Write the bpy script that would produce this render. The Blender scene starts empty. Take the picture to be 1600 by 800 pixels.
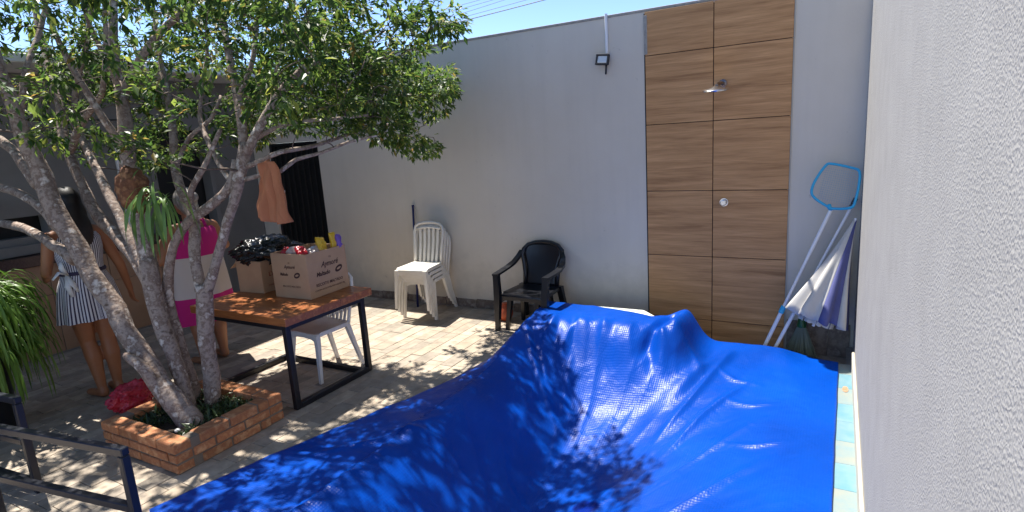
import bpy, bmesh, math, random
from mathutils import Vector, Matrix, noise, Euler
random.seed(11)
R = math.radians
scene = bpy.context.scene
col = scene.collection

# ------------------------------------------------------------------ camera
F_PX, YAW, PITCH, ROLL, CAM_H = 901.7, 0.518458, 0.203619, -0.065082, 1.890
BACK_Y, WALL_X, WALL_TOP = 5.313, 0.179, 2.885
cy, sy, cp, sp = math.cos(YAW), math.sin(YAW), math.cos(PITCH), math.sin(PITCH)
FWD = Vector((-sy*cp, cy*cp, -sp)); _r0 = Vector((cy, sy, 0)); _u0 = _r0.cross(FWD)
RIGHT = math.cos(ROLL)*_r0 + math.sin(ROLL)*_u0
UP = -math.sin(ROLL)*_r0 + math.cos(ROLL)*_u0
CAM = Vector((0, 0, CAM_H))
cam_data = bpy.data.cameras.new('camera'); cam = bpy.data.objects.new('camera', cam_data); col.objects.link(cam)
m = Matrix((RIGHT, UP, -FWD)).transposed().to_4x4(); m.translation = CAM
cam.matrix_world = m
cam_data.sensor_fit = 'HORIZONTAL'; cam_data.sensor_width = 36; cam_data.lens = F_PX/1600*36
cam_data.clip_start = 0.02; cam_data.clip_end = 3000
scene.camera = cam

# ------------------------------------------------------------------ light
SUN_TRAVEL = Vector((0.45, -0.13, -1.0)).normalized()
elev = math.asin(-SUN_TRAVEL.z)
to_sun = -SUN_TRAVEL
world = bpy.data.worlds.new('World'); scene.world = world; world.use_nodes = True
wn = world.node_tree; wn.nodes.clear()
sky = wn.nodes.new('ShaderNodeTexSky'); sky.sky_type = 'NISHITA'; sky.sun_disc = False
sky.sun_elevation = elev; sky.sun_rotation = math.atan2(to_sun.x, to_sun.y)
sky.air_density = 0.45; sky.dust_density = 0.1; sky.ozone_density = 2.0
bg = wn.nodes.new('ShaderNodeBackground'); bg.inputs['Strength'].default_value = 0.125
wo = wn.nodes.new('ShaderNodeOutputWorld')
wn.links.new(sky.outputs[0], bg.inputs[0]); wn.links.new(bg.outputs[0], wo.inputs[0])
sun_d = bpy.data.lights.new('sun', 'SUN'); sun_d.energy = 3.7; sun_d.angle = R(0.7); sun_d.color = (1, 0.95, 0.87)
sun = bpy.data.objects.new('sun', sun_d); col.objects.link(sun)
sun.rotation_euler = SUN_TRAVEL.to_track_quat('-Z', 'Y').to_euler(); sun.location = (-4, 2, 8)
scene.view_settings.view_transform = 'Standard'; scene.view_settings.look = 'None'
scene.view_settings.exposure = 1.5; scene.view_settings.gamma = 1.0
scene.view_settings.use_curve_mapping = False
scene.render.engine = 'CYCLES'; scene.cycles.max_bounces = 7; scene.cycles.diffuse_bounces = 4; scene.cycles.transmission_bounces = 3
scene.render.resolution_x = 1024; scene.render.resolution_y = 512

# ------------------------------------------------------------------ helpers
def ray(px, py): return FWD + RIGHT*((px-800)/F_PX) - UP*((py-400)/F_PX)
def atY(px, py, y): d = ray(px, py); return CAM + d*(y/d.y)
def atZ(px, py, z): d = ray(px, py); return CAM + d*((z-CAM_H)/d.z)
def atX(px, py, x): d = ray(px, py); return CAM + d*(x/d.x)
def project(p):
    d = Vector(p)-CAM; z = d.dot(FWD)
    if z < 0.05: return (-9999, -9999)
    return (800+F_PX*d.dot(RIGHT)/z, 400-F_PX*d.dot(UP)/z)
def sm(a, b, x):
    t = max(0.0, min(1.0, (x-a)/(b-a))); return t*t*(3-2*t)
def lerp_tab(tab, x):
    if x <= tab[0][0]: return tab[0][1]
    for (a, va), (b, vb) in zip(tab, tab[1:]):
        if x <= b: return va+(vb-va)*(x-a)/(b-a)
    return tab[-1][1]
def rnd(a, b): return random.uniform(a, b)

class MB:
    def __init__(s): s.v = []; s.f = []; s.uv = None
    def box(s, c, size, rot=None, bev=0.0):
        c = Vector(c); hx, hy, hz = size[0]/2, size[1]/2, size[2]/2
        M = rot if rot is not None else Matrix.Identity(3)
        if bev <= 0:
            pts = [(-hx,-hy,-hz),(hx,-hy,-hz),(hx,hy,-hz),(-hx,hy,-hz),(-hx,-hy,hz),(hx,-hy,hz),(hx,hy,hz),(-hx,hy,hz)]
            n = len(s.v); s.v += [c+M@Vector(p) for p in pts]
            s.f += [tuple(n+i for i in q) for q in ((0,3,2,1),(4,5,6,7),(0,1,5,4),(1,2,6,5),(2,3,7,6),(3,0,4,7))]
        else:
            b = min(bev, hx*.9, hy*.9, hz*.9); n = len(s.v); idx = {}
            for sx in (-1, 1):
                for sy_ in (-1, 1):
                    for sz in (-1, 1):
                        for ax in range(3):
                            h = [hx-b, hy-b, hz-b]; h[ax] += b
                            idx[(sx, sy_, sz, ax)] = len(s.v); s.v.append(c+M@Vector((sx*h[0], sy_*h[1], sz*h[2])))
            def q(*k): s.f.append(tuple(idx[i] for i in k))
            for ax in range(3):
                o = [i for i in range(3) if i != ax]
                for sg in (-1, 1):
                    ring = []
                    for a, bb in ((-1,-1),(1,-1),(1,1),(-1,1)):
                        k = [0,0,0]; k[ax] = sg; k[o[0]] = a; k[o[1]] = bb; ring.append((k[0],k[1],k[2],ax))
                    if (sg > 0) != (ax != 1): ring.reverse()
                    q(*ring)
            for ax in range(3):
                o = [i for i in range(3) if i != ax]
                for a in (-1, 1):
                    for bb in (-1, 1):
                        k0 = [0,0,0]; k0[o[0]] = a; k0[o[1]] = bb; k1 = list(k0); k0[ax] = -1; k1[ax] = 1
                        ring = [(*k0,o[0]),(*k1,o[0]),(*k1,o[1]),(*k0,o[1])]
                        q(*ring)
            for sx in (-1, 1):
                for sy_ in (-1, 1):
                    for sz in (-1, 1): q((sx,sy_,sz,0),(sx,sy_,sz,1),(sx,sy_,sz,2))
        return s
    def tube(s, pts, radii, n=8, cap=True, flat=None, wob=0.0):
        pts = [Vector(p) for p in pts]
        if not isinstance(radii, (list, tuple)): radii = [radii]*len(pts)
        base = len(s.v); up = Vector((0, 0, 1))
        t0 = (pts[1]-pts[0]).normalized()
        a = t0.orthogonal() if abs(t0.z) > .95 else t0.cross(up)
        a.normalize()
        for i, p in enumerate(pts):
            t = (pts[min(i+1, len(pts)-1)]-pts[max(i-1, 0)]).normalized()
            a = (a-t*a.dot(t)); a.normalize(); b = t.cross(a)
            for k in range(n):
                an = 2*math.pi*k/n; r = radii[i]
                if wob: r *= 1+wob*noise.noise(p*7+Vector((math.cos(an), math.sin(an), 0))*1.3)
                fa = flat if flat else 1
                s.v.append(p+a*math.cos(an)*r+b*math.sin(an)*r*fa)
        for i in range(len(pts)-1):
            for k in range(n):
                q0 = base+i*n+k; q1 = base+i*n+(k+1) % n
                s.f.append((q0, q1, q1+n, q0+n))
        if cap:
            s.f.append(tuple(base+k for k in range(n-1, -1, -1))); s.f.append(tuple(base+(len(pts)-1)*n+k for k in range(n)))
        return s
    def bar(s, p0, p1, w, h=None):           # square tube
        p0, p1 = Vector(p0), Vector(p1); d = p1-p0; L = d.length
        z = d.normalized(); up = Vector((0,0,1)) if abs(z.z) < .9 else Vector((0,1,0))
        x = up.cross(z).normalized(); y = z.cross(x)
        return s.box((p0+p1)/2, (w, h or w, L), Matrix((x, y, z)).transposed(), bev=min(w, h or w)*.12)
    def lathe(s, prof, c=(0,0,0), n=20, sx=1, sy=1, ax=None):
        c = Vector(c); base = len(s.v); M = ax if ax is not None else Matrix.Identity(3)
        for r, z in prof:
            for k in range(n):
                an = 2*math.pi*k/n; s.v.append(c+M@Vector((r*sx*math.cos(an), r*sy*math.sin(an), z)))
        for i in range(len(prof)-1):
            for k in range(n):
                a = base+i*n+k; b = base+i*n+(k+1) % n; s.f.append((a, b, b+n, a+n))
        s.f.append(tuple(base+k for k in range(n-1, -1, -1))); s.f.append(tuple(base+(len(prof)-1)*n+k for k in range(n)))
        return s
    def rings(s, rings, cap=True):
        base = len(s.v); n = len(rings[0])
        for r in rings: s.v += [Vector(p) for p in r]
        for i in range(len(rings)-1):
            for k in range(n):
                a = base+i*n+k; b = base+i*n+(k+1) % n; s.f.append((a, b, b+n, a+n))
        if cap:
            s.f.append(tuple(base+k for k in range(n-1, -1, -1))); s.f.append(tuple(base+(len(rings)-1)*n+k for k in range(n)))
        return s
    def grid(s, fn, nu, nv):
        base = len(s.v)
        for j in range(nv+1):
            for i in range(nu+1): s.v.append(Vector(fn(i/nu, j/nv)))
        for j in range(nv):
            for i in range(nu):
                a = base+j*(nu+1)+i; s.f.append((a, a+1, a+nu+2, a+nu+1))
        return s
    def poly(s, pts):
        n = len(s.v); s.v += [Vector(p) for p in pts]; s.f.append(tuple(range(n, n+len(pts)))); return s
    def prism(s, pts, off):
        n = len(s.v); k = len(pts); off = Vector(off)
        s.v += [Vector(p) for p in pts]+[Vector(p)+off for p in pts]
        s.f.append(tuple(range(n+k-1, n-1, -1))); s.f.append(tuple(range(n+k, n+2*k)))
        for i in range(k): j = (i+1) % k; s.f.append((n+i, n+j, n+k+j, n+k+i))
        return s
    def build(s, name, mat, parent=None, smooth=False, origin=None, local=False):
        base = Vector((0,0,0))
        if parent is not None and not local: base = wloc(parent)
        if parent is None and not local:
            if origin is None:
                xs = [v.x for v in s.v]; ys = [v.y for v in s.v]; zs = [v.z for v in s.v]
                origin = ((min(xs)+max(xs))/2, (min(ys)+max(ys))/2, min(zs))
            base = Vector(origin)
        me = bpy.data.meshes.new(name)
        me.from_pydata([tuple(Vector(v)-base) for v in s.v], [], s.f); me.validate(); me.update()
        bm = bmesh.new(); bm.from_mesh(me); bmesh.ops.recalc_face_normals(bm, faces=bm.faces); bm.to_mesh(me); bm.free()
        if smooth:
            for p in me.polygons: p.use_smooth = True
            if smooth != 'full':
                try: me.set_sharp_from_angle(angle=R(40))
                except Exception: pass
        o = bpy.data.objects.new(name, me); col.objects.link(o)
        if mat: me.materials.append(mat)
        if parent is not None: o.parent = parent
        elif not local: o.location = base
        return o
def wloc(o):
    v = Vector((0,0,0))
    while o is not None: v += o.location; o = o.parent
    return v
def thing(name, label, cat, loc, group=None, rz=0.0):
    o = bpy.data.objects.new(name, None); col.objects.link(o); o.location = loc; o.rotation_euler.z = rz
    o.empty_display_size = .1
    return tag(o, label, cat, group)
def tag(o, label=None, cat=None, group=None, kind=None):
    if label: o['label'] = label
    if cat: o['category'] = cat
    if group: o['group'] = group
    if kind: o['kind'] = kind
    return o
def copy_tree(o, parent=None):
    c = o.copy(); col.objects.link(c); c.parent = parent
    for ch in list(o.children): copy_tree(ch, c)
    return c
def rz3(a): return Matrix.Rotation(a, 3, 'Z')

# ------------------------------------------------------------------ materials
def mat(name, base=(.5,.5,.5), rough=.6, metal=0.0, spec=.5, var=None, vscale=6.0, bump=0.0, bscale=80.0, bdist=.002,
        vmap=None, trans=0.0, trcol=None, objrand=0.0, coat=0.0, fac=(.35,.65), detail=5.0):
    m = bpy.data.materials.new(name); m.use_nodes = True; nt = m.node_tree; N = nt.nodes; L = nt.links
    bs = N['Principled BSDF']; bs.inputs['Base Color'].default_value = (*base, 1); bs.inputs['Roughness'].default_value = rough
    bs.inputs['Metallic'].default_value = metal; bs.inputs['Specular IOR Level'].default_value = spec
    bs.inputs['Coat Weight'].default_value = coat
    tc = N.new('ShaderNodeTexCoord'); src = tc.outputs['Object']
    if vmap or objrand:
        mp = N.new('ShaderNodeMapping'); L.new(src, mp.inputs['Vector']); src = mp.outputs[0]
        if vmap: mp.inputs['Scale'].default_value = vmap
        if objrand:
            oi = N.new('ShaderNodeObjectInfo'); ml = N.new('ShaderNodeVectorMath'); ml.operation = 'SCALE'
            cx = N.new('ShaderNodeCombineXYZ'); L.new(oi.outputs['Random'], cx.inputs[0]); L.new(oi.outputs['Random'], cx.inputs[1]); L.new(oi.outputs['Random'], cx.inputs[2])
            L.new(cx.outputs[0], ml.inputs[0]); ml.inputs['Scale'].default_value = 37.0; L.new(ml.outputs[0], mp.inputs['Location'])
    colour = None
    if var:
        nz = N.new('ShaderNodeTexNoise'); nz.inputs['Scale'].default_value = vscale; nz.inputs['Detail'].default_value = detail; nz.inputs['Roughness'].default_value = .62
        L.new(src, nz.inputs['Vector'])
        cr = N.new('ShaderNodeValToRGB'); L.new(nz.outputs['Fac'], cr.inputs[0])
        cols = [base]+list(var); cr.color_ramp.elements[0].color = (*cols[0],1); cr.color_ramp.elements[-1].color = (*cols[-1],1)
        cr.color_ramp.elements[0].position = fac[0]; cr.color_ramp.elements[-1].position = fac[1]
        for i, c in enumerate(cols[1:-1]):
            e = cr.color_ramp.elements.new(fac[0]+(fac[1]-fac[0])*(i+1)/(len(cols)-1)); e.color = (*c,1)
        colour = cr.outputs[0]
    if objrand:
        oi2 = N.new('ShaderNodeObjectInfo'); mr = N.new('ShaderNodeMapRange'); L.new(oi2.outputs['Random'], mr.inputs['Value'])
        mr.inputs['To Min'].default_value = 1-objrand; mr.inputs['To Max'].default_value = 1+objrand
        hs = N.new('ShaderNodeHueSaturation'); L.new(mr.outputs[0], hs.inputs['Value'])
        if colour: L.new(colour, hs.inputs['Color'])
        else: hs.inputs['Color'].default_value = (*base,1)
        colour = hs.outputs[0]
    if colour: L.new(colour, bs.inputs['Base Color'])
    if bump:
        nb = N.new('ShaderNodeTexNoise'); nb.inputs['Scale'].default_value = bscale; nb.inputs['Detail'].default_value = 4
        L.new(src, nb.inputs['Vector'])
        bp = N.new('ShaderNodeBump'); bp.inputs['Strength'].default_value = bump; bp.inputs['Distance'].default_value = bdist
        L.new(nb.outputs['Fac'], bp.inputs['Height']); L.new(bp.outputs[0], bs.inputs['Normal'])
    if trans:
        tr = N.new('ShaderNodeBsdfTranslucent'); mx = N.new('ShaderNodeMixShader'); mx.inputs[0].default_value = trans
        if trcol: tr.inputs['Color'].default_value = (*trcol,1)
        elif colour: L.new(colour, tr.inputs['Color'])
        else: tr.inputs['Color'].default_value = (*base,1)
        L.new(bs.outputs[0], mx.inputs[1]); L.new(tr.outputs[0], mx.inputs[2]); L.new(mx.outputs[0], N['Material Output'].inputs['Surface'])
    return m

M = {}
def wall_mat():
    m = bpy.data.materials.new('wall_paint'); m.use_nodes = True; nt = m.node_tree; N = nt.nodes; L = nt.links; bs = N['Principled BSDF']
    ge = N.new('ShaderNodeNewGeometry'); P = ge.outputs['Position']
    def nz(scale, detail=5, vec=None, rough=.6):
        n = N.new('ShaderNodeTexNoise'); n.inputs['Scale'].default_value = scale; n.inputs['Detail'].default_value = detail; n.inputs['Roughness'].default_value = rough; L.new(vec or P, n.inputs['Vector']); return n.outputs['Fac']
    def ramp(v, a, b, ca, cb):
        r = N.new('ShaderNodeValToRGB'); L.new(v, r.inputs[0]); r.color_ramp.elements[0].position = a; r.color_ramp.elements[1].position = b; r.color_ramp.elements[0].color = (*ca,1); r.color_ramp.elements[1].color = (*cb,1); return r.outputs[0]
    def mult(a, b, f=1.0):
        x = N.new('ShaderNodeMix'); x.data_type = 'RGBA'; x.blend_type = 'MULTIPLY'; x.inputs['Factor'].default_value = f; L.new(a, x.inputs['A']); L.new(b, x.inputs['B']); return x.outputs['Result']
    base = ramp(nz(1.1), .3, .7, (.63,.565,.47), (.69,.625,.53))
    mp = N.new('ShaderNodeMapping'); mp.inputs['Scale'].default_value = (7, 7, .55); L.new(P, mp.inputs['Vector'])
    base = mult(base, ramp(nz(1.0, 4, mp.outputs[0]), .30, .52, (.965,.965,.965), (1,1,1)))          # faint drip streaks
    base = mult(base, ramp(nz(9.0, 6, None, .7), .27, .335, (.62,.60,.58), (1,1,1)), .55)         # small scuffs
    sx = N.new('ShaderNodeSeparateXYZ'); L.new(P, sx.inputs[0])
    ad = N.new('ShaderNodeMath'); ad.operation = 'MULTIPLY_ADD'; L.new(nz(6.0, 6, None, .7), ad.inputs[0]); ad.inputs[1].default_value = -1.1; L.new(sx.outputs['Z'], ad.inputs[2])
    base = mult(base, ramp(ad.outputs[0], 0.0, .32, (.66,.61,.55), (1,1,1)), .8) if False else base
    mr = N.new('ShaderNodeMapRange'); L.new(ad.outputs[0], mr.inputs['Value']); mr.inputs['From Min'].default_value = -.55; mr.inputs['From Max'].default_value = .05; mr.inputs['To Min'].default_value = .78; mr.inputs['To Max'].default_value = 1.0
    cb = N.new('ShaderNodeCombineColor'); [L.new(mr.outputs[0], cb.inputs[i]) for i in range(3)]
    base = mult(base, cb.outputs[0])                                                             # splash dirt at the foot
    L.new(base, bs.inputs['Base Color']); bs.inputs['Roughness'].default_value = .85; bs.inputs['Specular IOR Level'].default_value = .25
    bp = N.new('ShaderNodeBump'); bp.inputs['Strength'].default_value = .3; bp.inputs['Distance'].default_value = .004
    a2 = N.new('ShaderNodeMath'); a2.operation = 'MULTIPLY_ADD'; L.new(nz(3.0, 2), a2.inputs[0]); a2.inputs[1].default_value = 3.0; L.new(nz(55, 4), a2.inputs[2]); L.new(a2.outputs[0], bp.inputs['Height']); L.new(bp.outputs[0], bs.inputs['Normal'])
    return m
M['wall'] = wall_mat()
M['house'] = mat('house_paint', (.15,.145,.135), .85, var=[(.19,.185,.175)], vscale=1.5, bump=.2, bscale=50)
M['white_paint'] = mat('white_paint', (.74,.73,.71), .6, var=[(.66,.65,.63)], vscale=4)
M['ground'] = mat('bed_mortar', (.27,.25,.225), .9, var=[(.20,.185,.17)], vscale=20, bump=.4, bscale=90)
M['skirt'] = mat('skirting_stone', (.24,.20,.165), .8, var=[(.14,.105,.085),(.30,.265,.23)], vscale=9, objrand=.25, bump=.3)
M['cream'] = mat('cream_trim', (.42,.39,.32), .6, var=[(.48,.45,.38)], vscale=8)
M['cement'] = mat('bare_cement', (.38,.355,.31), .9, var=[(.28,.26,.235)], vscale=30, bump=.4)
M['black_metal'] = mat('black_metal', (.008,.008,.011), .38, spec=.5, bump=.05, bscale=150)
M['rail'] = mat('railing_paint', (.010,.012,.022), .35, bump=.06, bscale=120)
M['gate'] = mat('gate_black', (.006,.006,.006), .5)
M['dark'] = mat('dark_interior', (.012,.012,.012), .8)
M['granite'] = mat('dark_granite', (.020,.014,.012), .25, var=[(.05,.035,.03)], vscale=150)
M['tan_tile'] = mat('tan_tile', (.27,.155,.085), .4, var=[(.33,.20,.12)], vscale=3, objrand=.08)
M['steel'] = mat('steel', (.62,.62,.63), .22, metal=1.0)
M['chrome_dark'] = mat('dark_chrome', (.20,.16,.15), .25, metal=1.0)
M['alu'] = mat('aluminium_pole', (.82,.82,.83), .35, metal=0.0, var=[(.76,.76,.78)], vscale=20)
M['cyan'] = mat('cyan_plastic', (.03,.40,.66), .4)
M['white_plastic'] = mat('white_plastic', (.76,.73,.66), .38, var=[(.69,.65,.57)], vscale=9, objrand=.05, bump=.03)
M['white_plastic2'] = mat('clean_white_plastic', (.74,.73,.71), .38, var=[(.68,.67,.65)], vscale=9)
M['black_plastic'] = mat('black_plastic', (.008,.009,.013), .30, bump=.05, bscale=60)
M['navy'] = mat('navy_pole', (.008,.012,.09), .4)
M['orange_clay'] = mat('orange_clay', (.55,.11,.035), .55, var=[(.42,.075,.025)], vscale=12)
M['table_wood'] = mat('table_wood', (.40,.135,.034), .38, var=[(.29,.088,.023),(.47,.175,.048)], vscale=3.0, vmap=(1.0,9,9), coat=.15)
M['card'] = mat('cardboard', (.50,.325,.20), .85, var=[(.44,.28,.172)], vscale=5, bump=.08, bscale=120)
M['card_in'] = mat('cardboard_inside', (.46,.31,.20), .9)
M['ink'] = mat('brown_ink', (.06,.025,.022), .8)
M['ink_red'] = mat('red_ink', (.25,.05,.035), .8)
M['black_bag'] = mat('black_bag', (.006,.006,.007), .22, bump=.9, bscale=26, bdist=.02)
M['red_bag'] = mat('red_bag', (.55,.012,.04), .25, var=[(.62,.05,.08),(.42,.006,.025)], vscale=14, bump=.8, bscale=24, bdist=.02, trans=.1)
M['cloth'] = mat('orange_cloth', (.52,.20,.095), .95, var=[(.45,.17,.08)], vscale=6, bump=.15, bscale=300, trans=.15)
M['brick'] = mat('brick', (.50,.215,.085), .85, var=[(.38,.14,.058),(.58,.30,.14)], vscale=14, objrand=.16, bump=.5, bscale=70, bdist=.004)
M['mortar'] = mat('brick_mortar', (.20,.155,.115), .95, bump=.4, bscale=90)
M['soil'] = mat('soil', (.045,.03,.02), .95, var=[(.02,.015,.01)], vscale=30, bump=.8, bscale=40, bdist=.02)
M['bark'] = mat('bark', (.115,.075,.055), .85, var=[(.36,.285,.235),(.18,.12,.09),(.62,.54,.465)], vscale=13, fac=(.32,.66), bump=.7, bscale=30, bdist=.012, detail=7)
M['twig'] = mat('twig_bark', (.075,.05,.038), .9, var=[(.19,.145,.115)], vscale=18)
M['shield'] = mat('shield_frond', (.22,.085,.035), .85, var=[(.12,.045,.02),(.33,.16,.07)], vscale=14, bump=.6, bscale=25, bdist=.01)
def leaf_mat(name, a, b, c, tr, rough=.42):
    return mat(name, a, rough, var=[b, c], vscale=1.7, fac=(.3,.7), trans=tr, spec=.5)
def tree_leaf_mat():
    m = bpy.data.materials.new('tree_leaf'); m.use_nodes = True; nt = m.node_tree; N = nt.nodes; L = nt.links; bs = N['Principled BSDF']
    ge = N.new('ShaderNodeNewGeometry'); c1 = N.new('ShaderNodeValToRGB'); L.new(ge.outputs['Random Per Island'], c1.inputs[0])
    c1.color_ramp.elements[0].color = (.026,.062,.013,1); c1.color_ramp.elements[1].color = (.19,.13,.035,1)
    for p, c in ((.35,(.036,.075,.015,1)),(.65,(.055,.10,.019,1)),(.86,(.10,.15,.028,1)),(.96,(.17,.20,.036,1))):
        e = c1.color_ramp.elements.new(p); e.color = c
    n1 = N.new('ShaderNodeTexNoise'); n1.inputs['Scale'].default_value = 1.6; n1.inputs['Detail'].default_value = 3; L.new(ge.outputs['Position'], n1.inputs['Vector'])
    mr = N.new('ShaderNodeMapRange'); L.new(n1.outputs['Fac'], mr.inputs['Value']); mr.inputs['From Min'].default_value = .3; mr.inputs['From Max'].default_value = .7; mr.inputs['To Min'].default_value = .75; mr.inputs['To Max'].default_value = 1.3
    hs = N.new('ShaderNodeHueSaturation'); L.new(mr.outputs[0], hs.inputs['Value']); L.new(c1.outputs[0], hs.inputs['Color'])
    L.new(hs.outputs[0], bs.inputs['Base Color']); bs.inputs['Roughness'].default_value = .42; bs.inputs['Specular IOR Level'].default_value = .4
    h2 = N.new('ShaderNodeHueSaturation'); h2.inputs['Value'].default_value = 2.5; h2.inputs['Hue'].default_value = .485; L.new(hs.outputs[0], h2.inputs['Color'])
    tr = N.new('ShaderNodeBsdfTranslucent'); L.new(h2.outputs[0], tr.inputs['Color'])
    mx = N.new('ShaderNodeMixShader'); mx.inputs[0].default_value = .45; L.new(bs.outputs[0], mx.inputs[1]); L.new(tr.outputs[0], mx.inputs[2]); L.new(mx.outputs[0], N['Material Output'].inputs['Surface'])
    return m
M['leaf'] = tree_leaf_mat()
M['frond'] = leaf_mat('frond', (.10,.20,.035), (.14,.25,.05), (.17,.28,.07), .30)
M['grassplant'] = leaf_mat('arching_leaf', (.085,.17,.022), (.13,.25,.035), (.21,.32,.06), .30)
M['groundcover'] = leaf_mat('cover_leaf', (.025,.05,.012), (.05,.08,.02), (.08,.11,.03), .2)
M['skin1'] = mat('skin', (.36,.145,.062), .5, var=[(.33,.125,.053)], vscale=6)
M['skin2'] = mat('skin_two', (.36,.155,.075), .5, var=[(.32,.135,.064)], vscale=6)
M['hair_dark'] = mat('dark_hair', (.010,.008,.007), .45, bump=.6, bscale=40, vmap=(6,6,.6))
M['hair_grey'] = mat('grey_hair', (.42,.39,.36), .5, var=[(.16,.14,.125)], vscale=8, vmap=(5,5,1), bump=.6, bscale=30)
M['eye'] = mat('eye', (.02,.015,.012), .2)
M['lip'] = mat('lips', (.30,.075,.06), .5)
M['pvc'] = mat('white_pvc', (.80,.80,.80), .45)
M['lens'] = mat('lamp_glass', (.66,.70,.70), .15)
M['wire'] = mat('cable', (.05,.06,.08), .6)
M['yellow'] = mat('yellow_pack', (.72,.45,.03), .3, bump=.3, bscale=20)
M['redp'] = mat('red_pack', (.50,.015,.03), .25, bump=.4, bscale=25)
M['pinkp'] = mat('pink_pack', (.55,.05,.25), .3)
M['clearp'] = mat('clear_pack', (.60,.57,.55), .2, var=[(.45,.32,.30),(.62,.60,.58)], vscale=14, bump=.6, bscale=25, bdist=.01)
M['purple'] = mat('purple_pack', (.17,.08,.42), .35)
M['green_plastic'] = mat('green_plastic', (.012,.10,.03), .35, trans=.2)
M['bristle'] = mat('green_bristles', (.22,.28,.22), .4, trans=.35)
M['umb_white'] = mat('umbrella_white', (.66,.64,.60), .85, var=[(.60,.575,.53)], vscale=8, trans=.2)
M['umb_navy'] = mat('umbrella_navy', (.085,.095,.25), .85, var=[(.11,.12,.29)], vscale=8, trans=.12)
M['net'] = mat('net_mesh', (.35,.45,.50), .7)

def stone_mat():
    m = bpy.data.materials.new('paving_stone'); m.use_nodes = True; nt = m.node_tree; N = nt.nodes; L = nt.links; bs = N['Principled BSDF']
    ge = N.new('ShaderNodeNewGeometry'); oi = N.new('ShaderNodeObjectInfo'); ad = N.new('ShaderNodeMath'); ad.operation = 'ADD'; L.new(ge.outputs['Random Per Island'], ad.inputs[0]); L.new(oi.outputs['Random'], ad.inputs[1])
    fr = N.new('ShaderNodeMath'); fr.operation = 'FRACT'; L.new(ad.outputs[0], fr.inputs[0])
    c1 = N.new('ShaderNodeValToRGB'); L.new(fr.outputs[0], c1.inputs[0])
    c1.color_ramp.elements[0].color = (.275,.24,.195,1); c1.color_ramp.elements[1].color = (.45,.38,.295,1)
    for p, c in ((.25,(.345,.295,.24,1)),(.5,(.375,.305,.23,1)),(.75,(.41,.35,.28,1))):
        e = c1.color_ramp.elements.new(p); e.color = c
    n1 = N.new('ShaderNodeTexNoise'); n1.inputs['Scale'].default_value = 9; n1.inputs['Detail'].default_value = 7; n1.inputs['Roughness'].default_value = .65; L.new(ge.outputs['Position'], n1.inputs['Vector'])
    c2 = N.new('ShaderNodeValToRGB'); L.new(n1.outputs['Fac'], c2.inputs[0]); c2.color_ramp.elements[0].position = .3; c2.color_ramp.elements[0].color = (.66,.64,.61,1); c2.color_ramp.elements[1].position = .7; c2.color_ramp.elements[1].color = (1.15,1.13,1.1,1)
    mx = N.new('ShaderNodeMix'); mx.data_type = 'RGBA'; mx.blend_type = 'MULTIPLY'; mx.inputs['Factor'].default_value = 1; L.new(c1.outputs[0], mx.inputs['A']); L.new(c2.outputs[0], mx.inputs['B'])
    L.new(mx.outputs['Result'], bs.inputs['Base Color']); bs.inputs['Roughness'].default_value = .7
    nb = N.new('ShaderNodeTexNoise'); nb.inputs['Scale'].default_value = 45; nb.inputs['Detail'].default_value = 5; L.new(ge.outputs['Position'], nb.inputs['Vector'])
    bp = N.new('ShaderNodeBump'); bp.inputs['Strength'].default_value = .4; bp.inputs['Distance'].default_value = .004; L.new(nb.outputs['Fac'], bp.inputs['Height']); L.new(bp.outputs[0], bs.inputs['Normal'])
    return m
M['stone'] = stone_mat()
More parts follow.
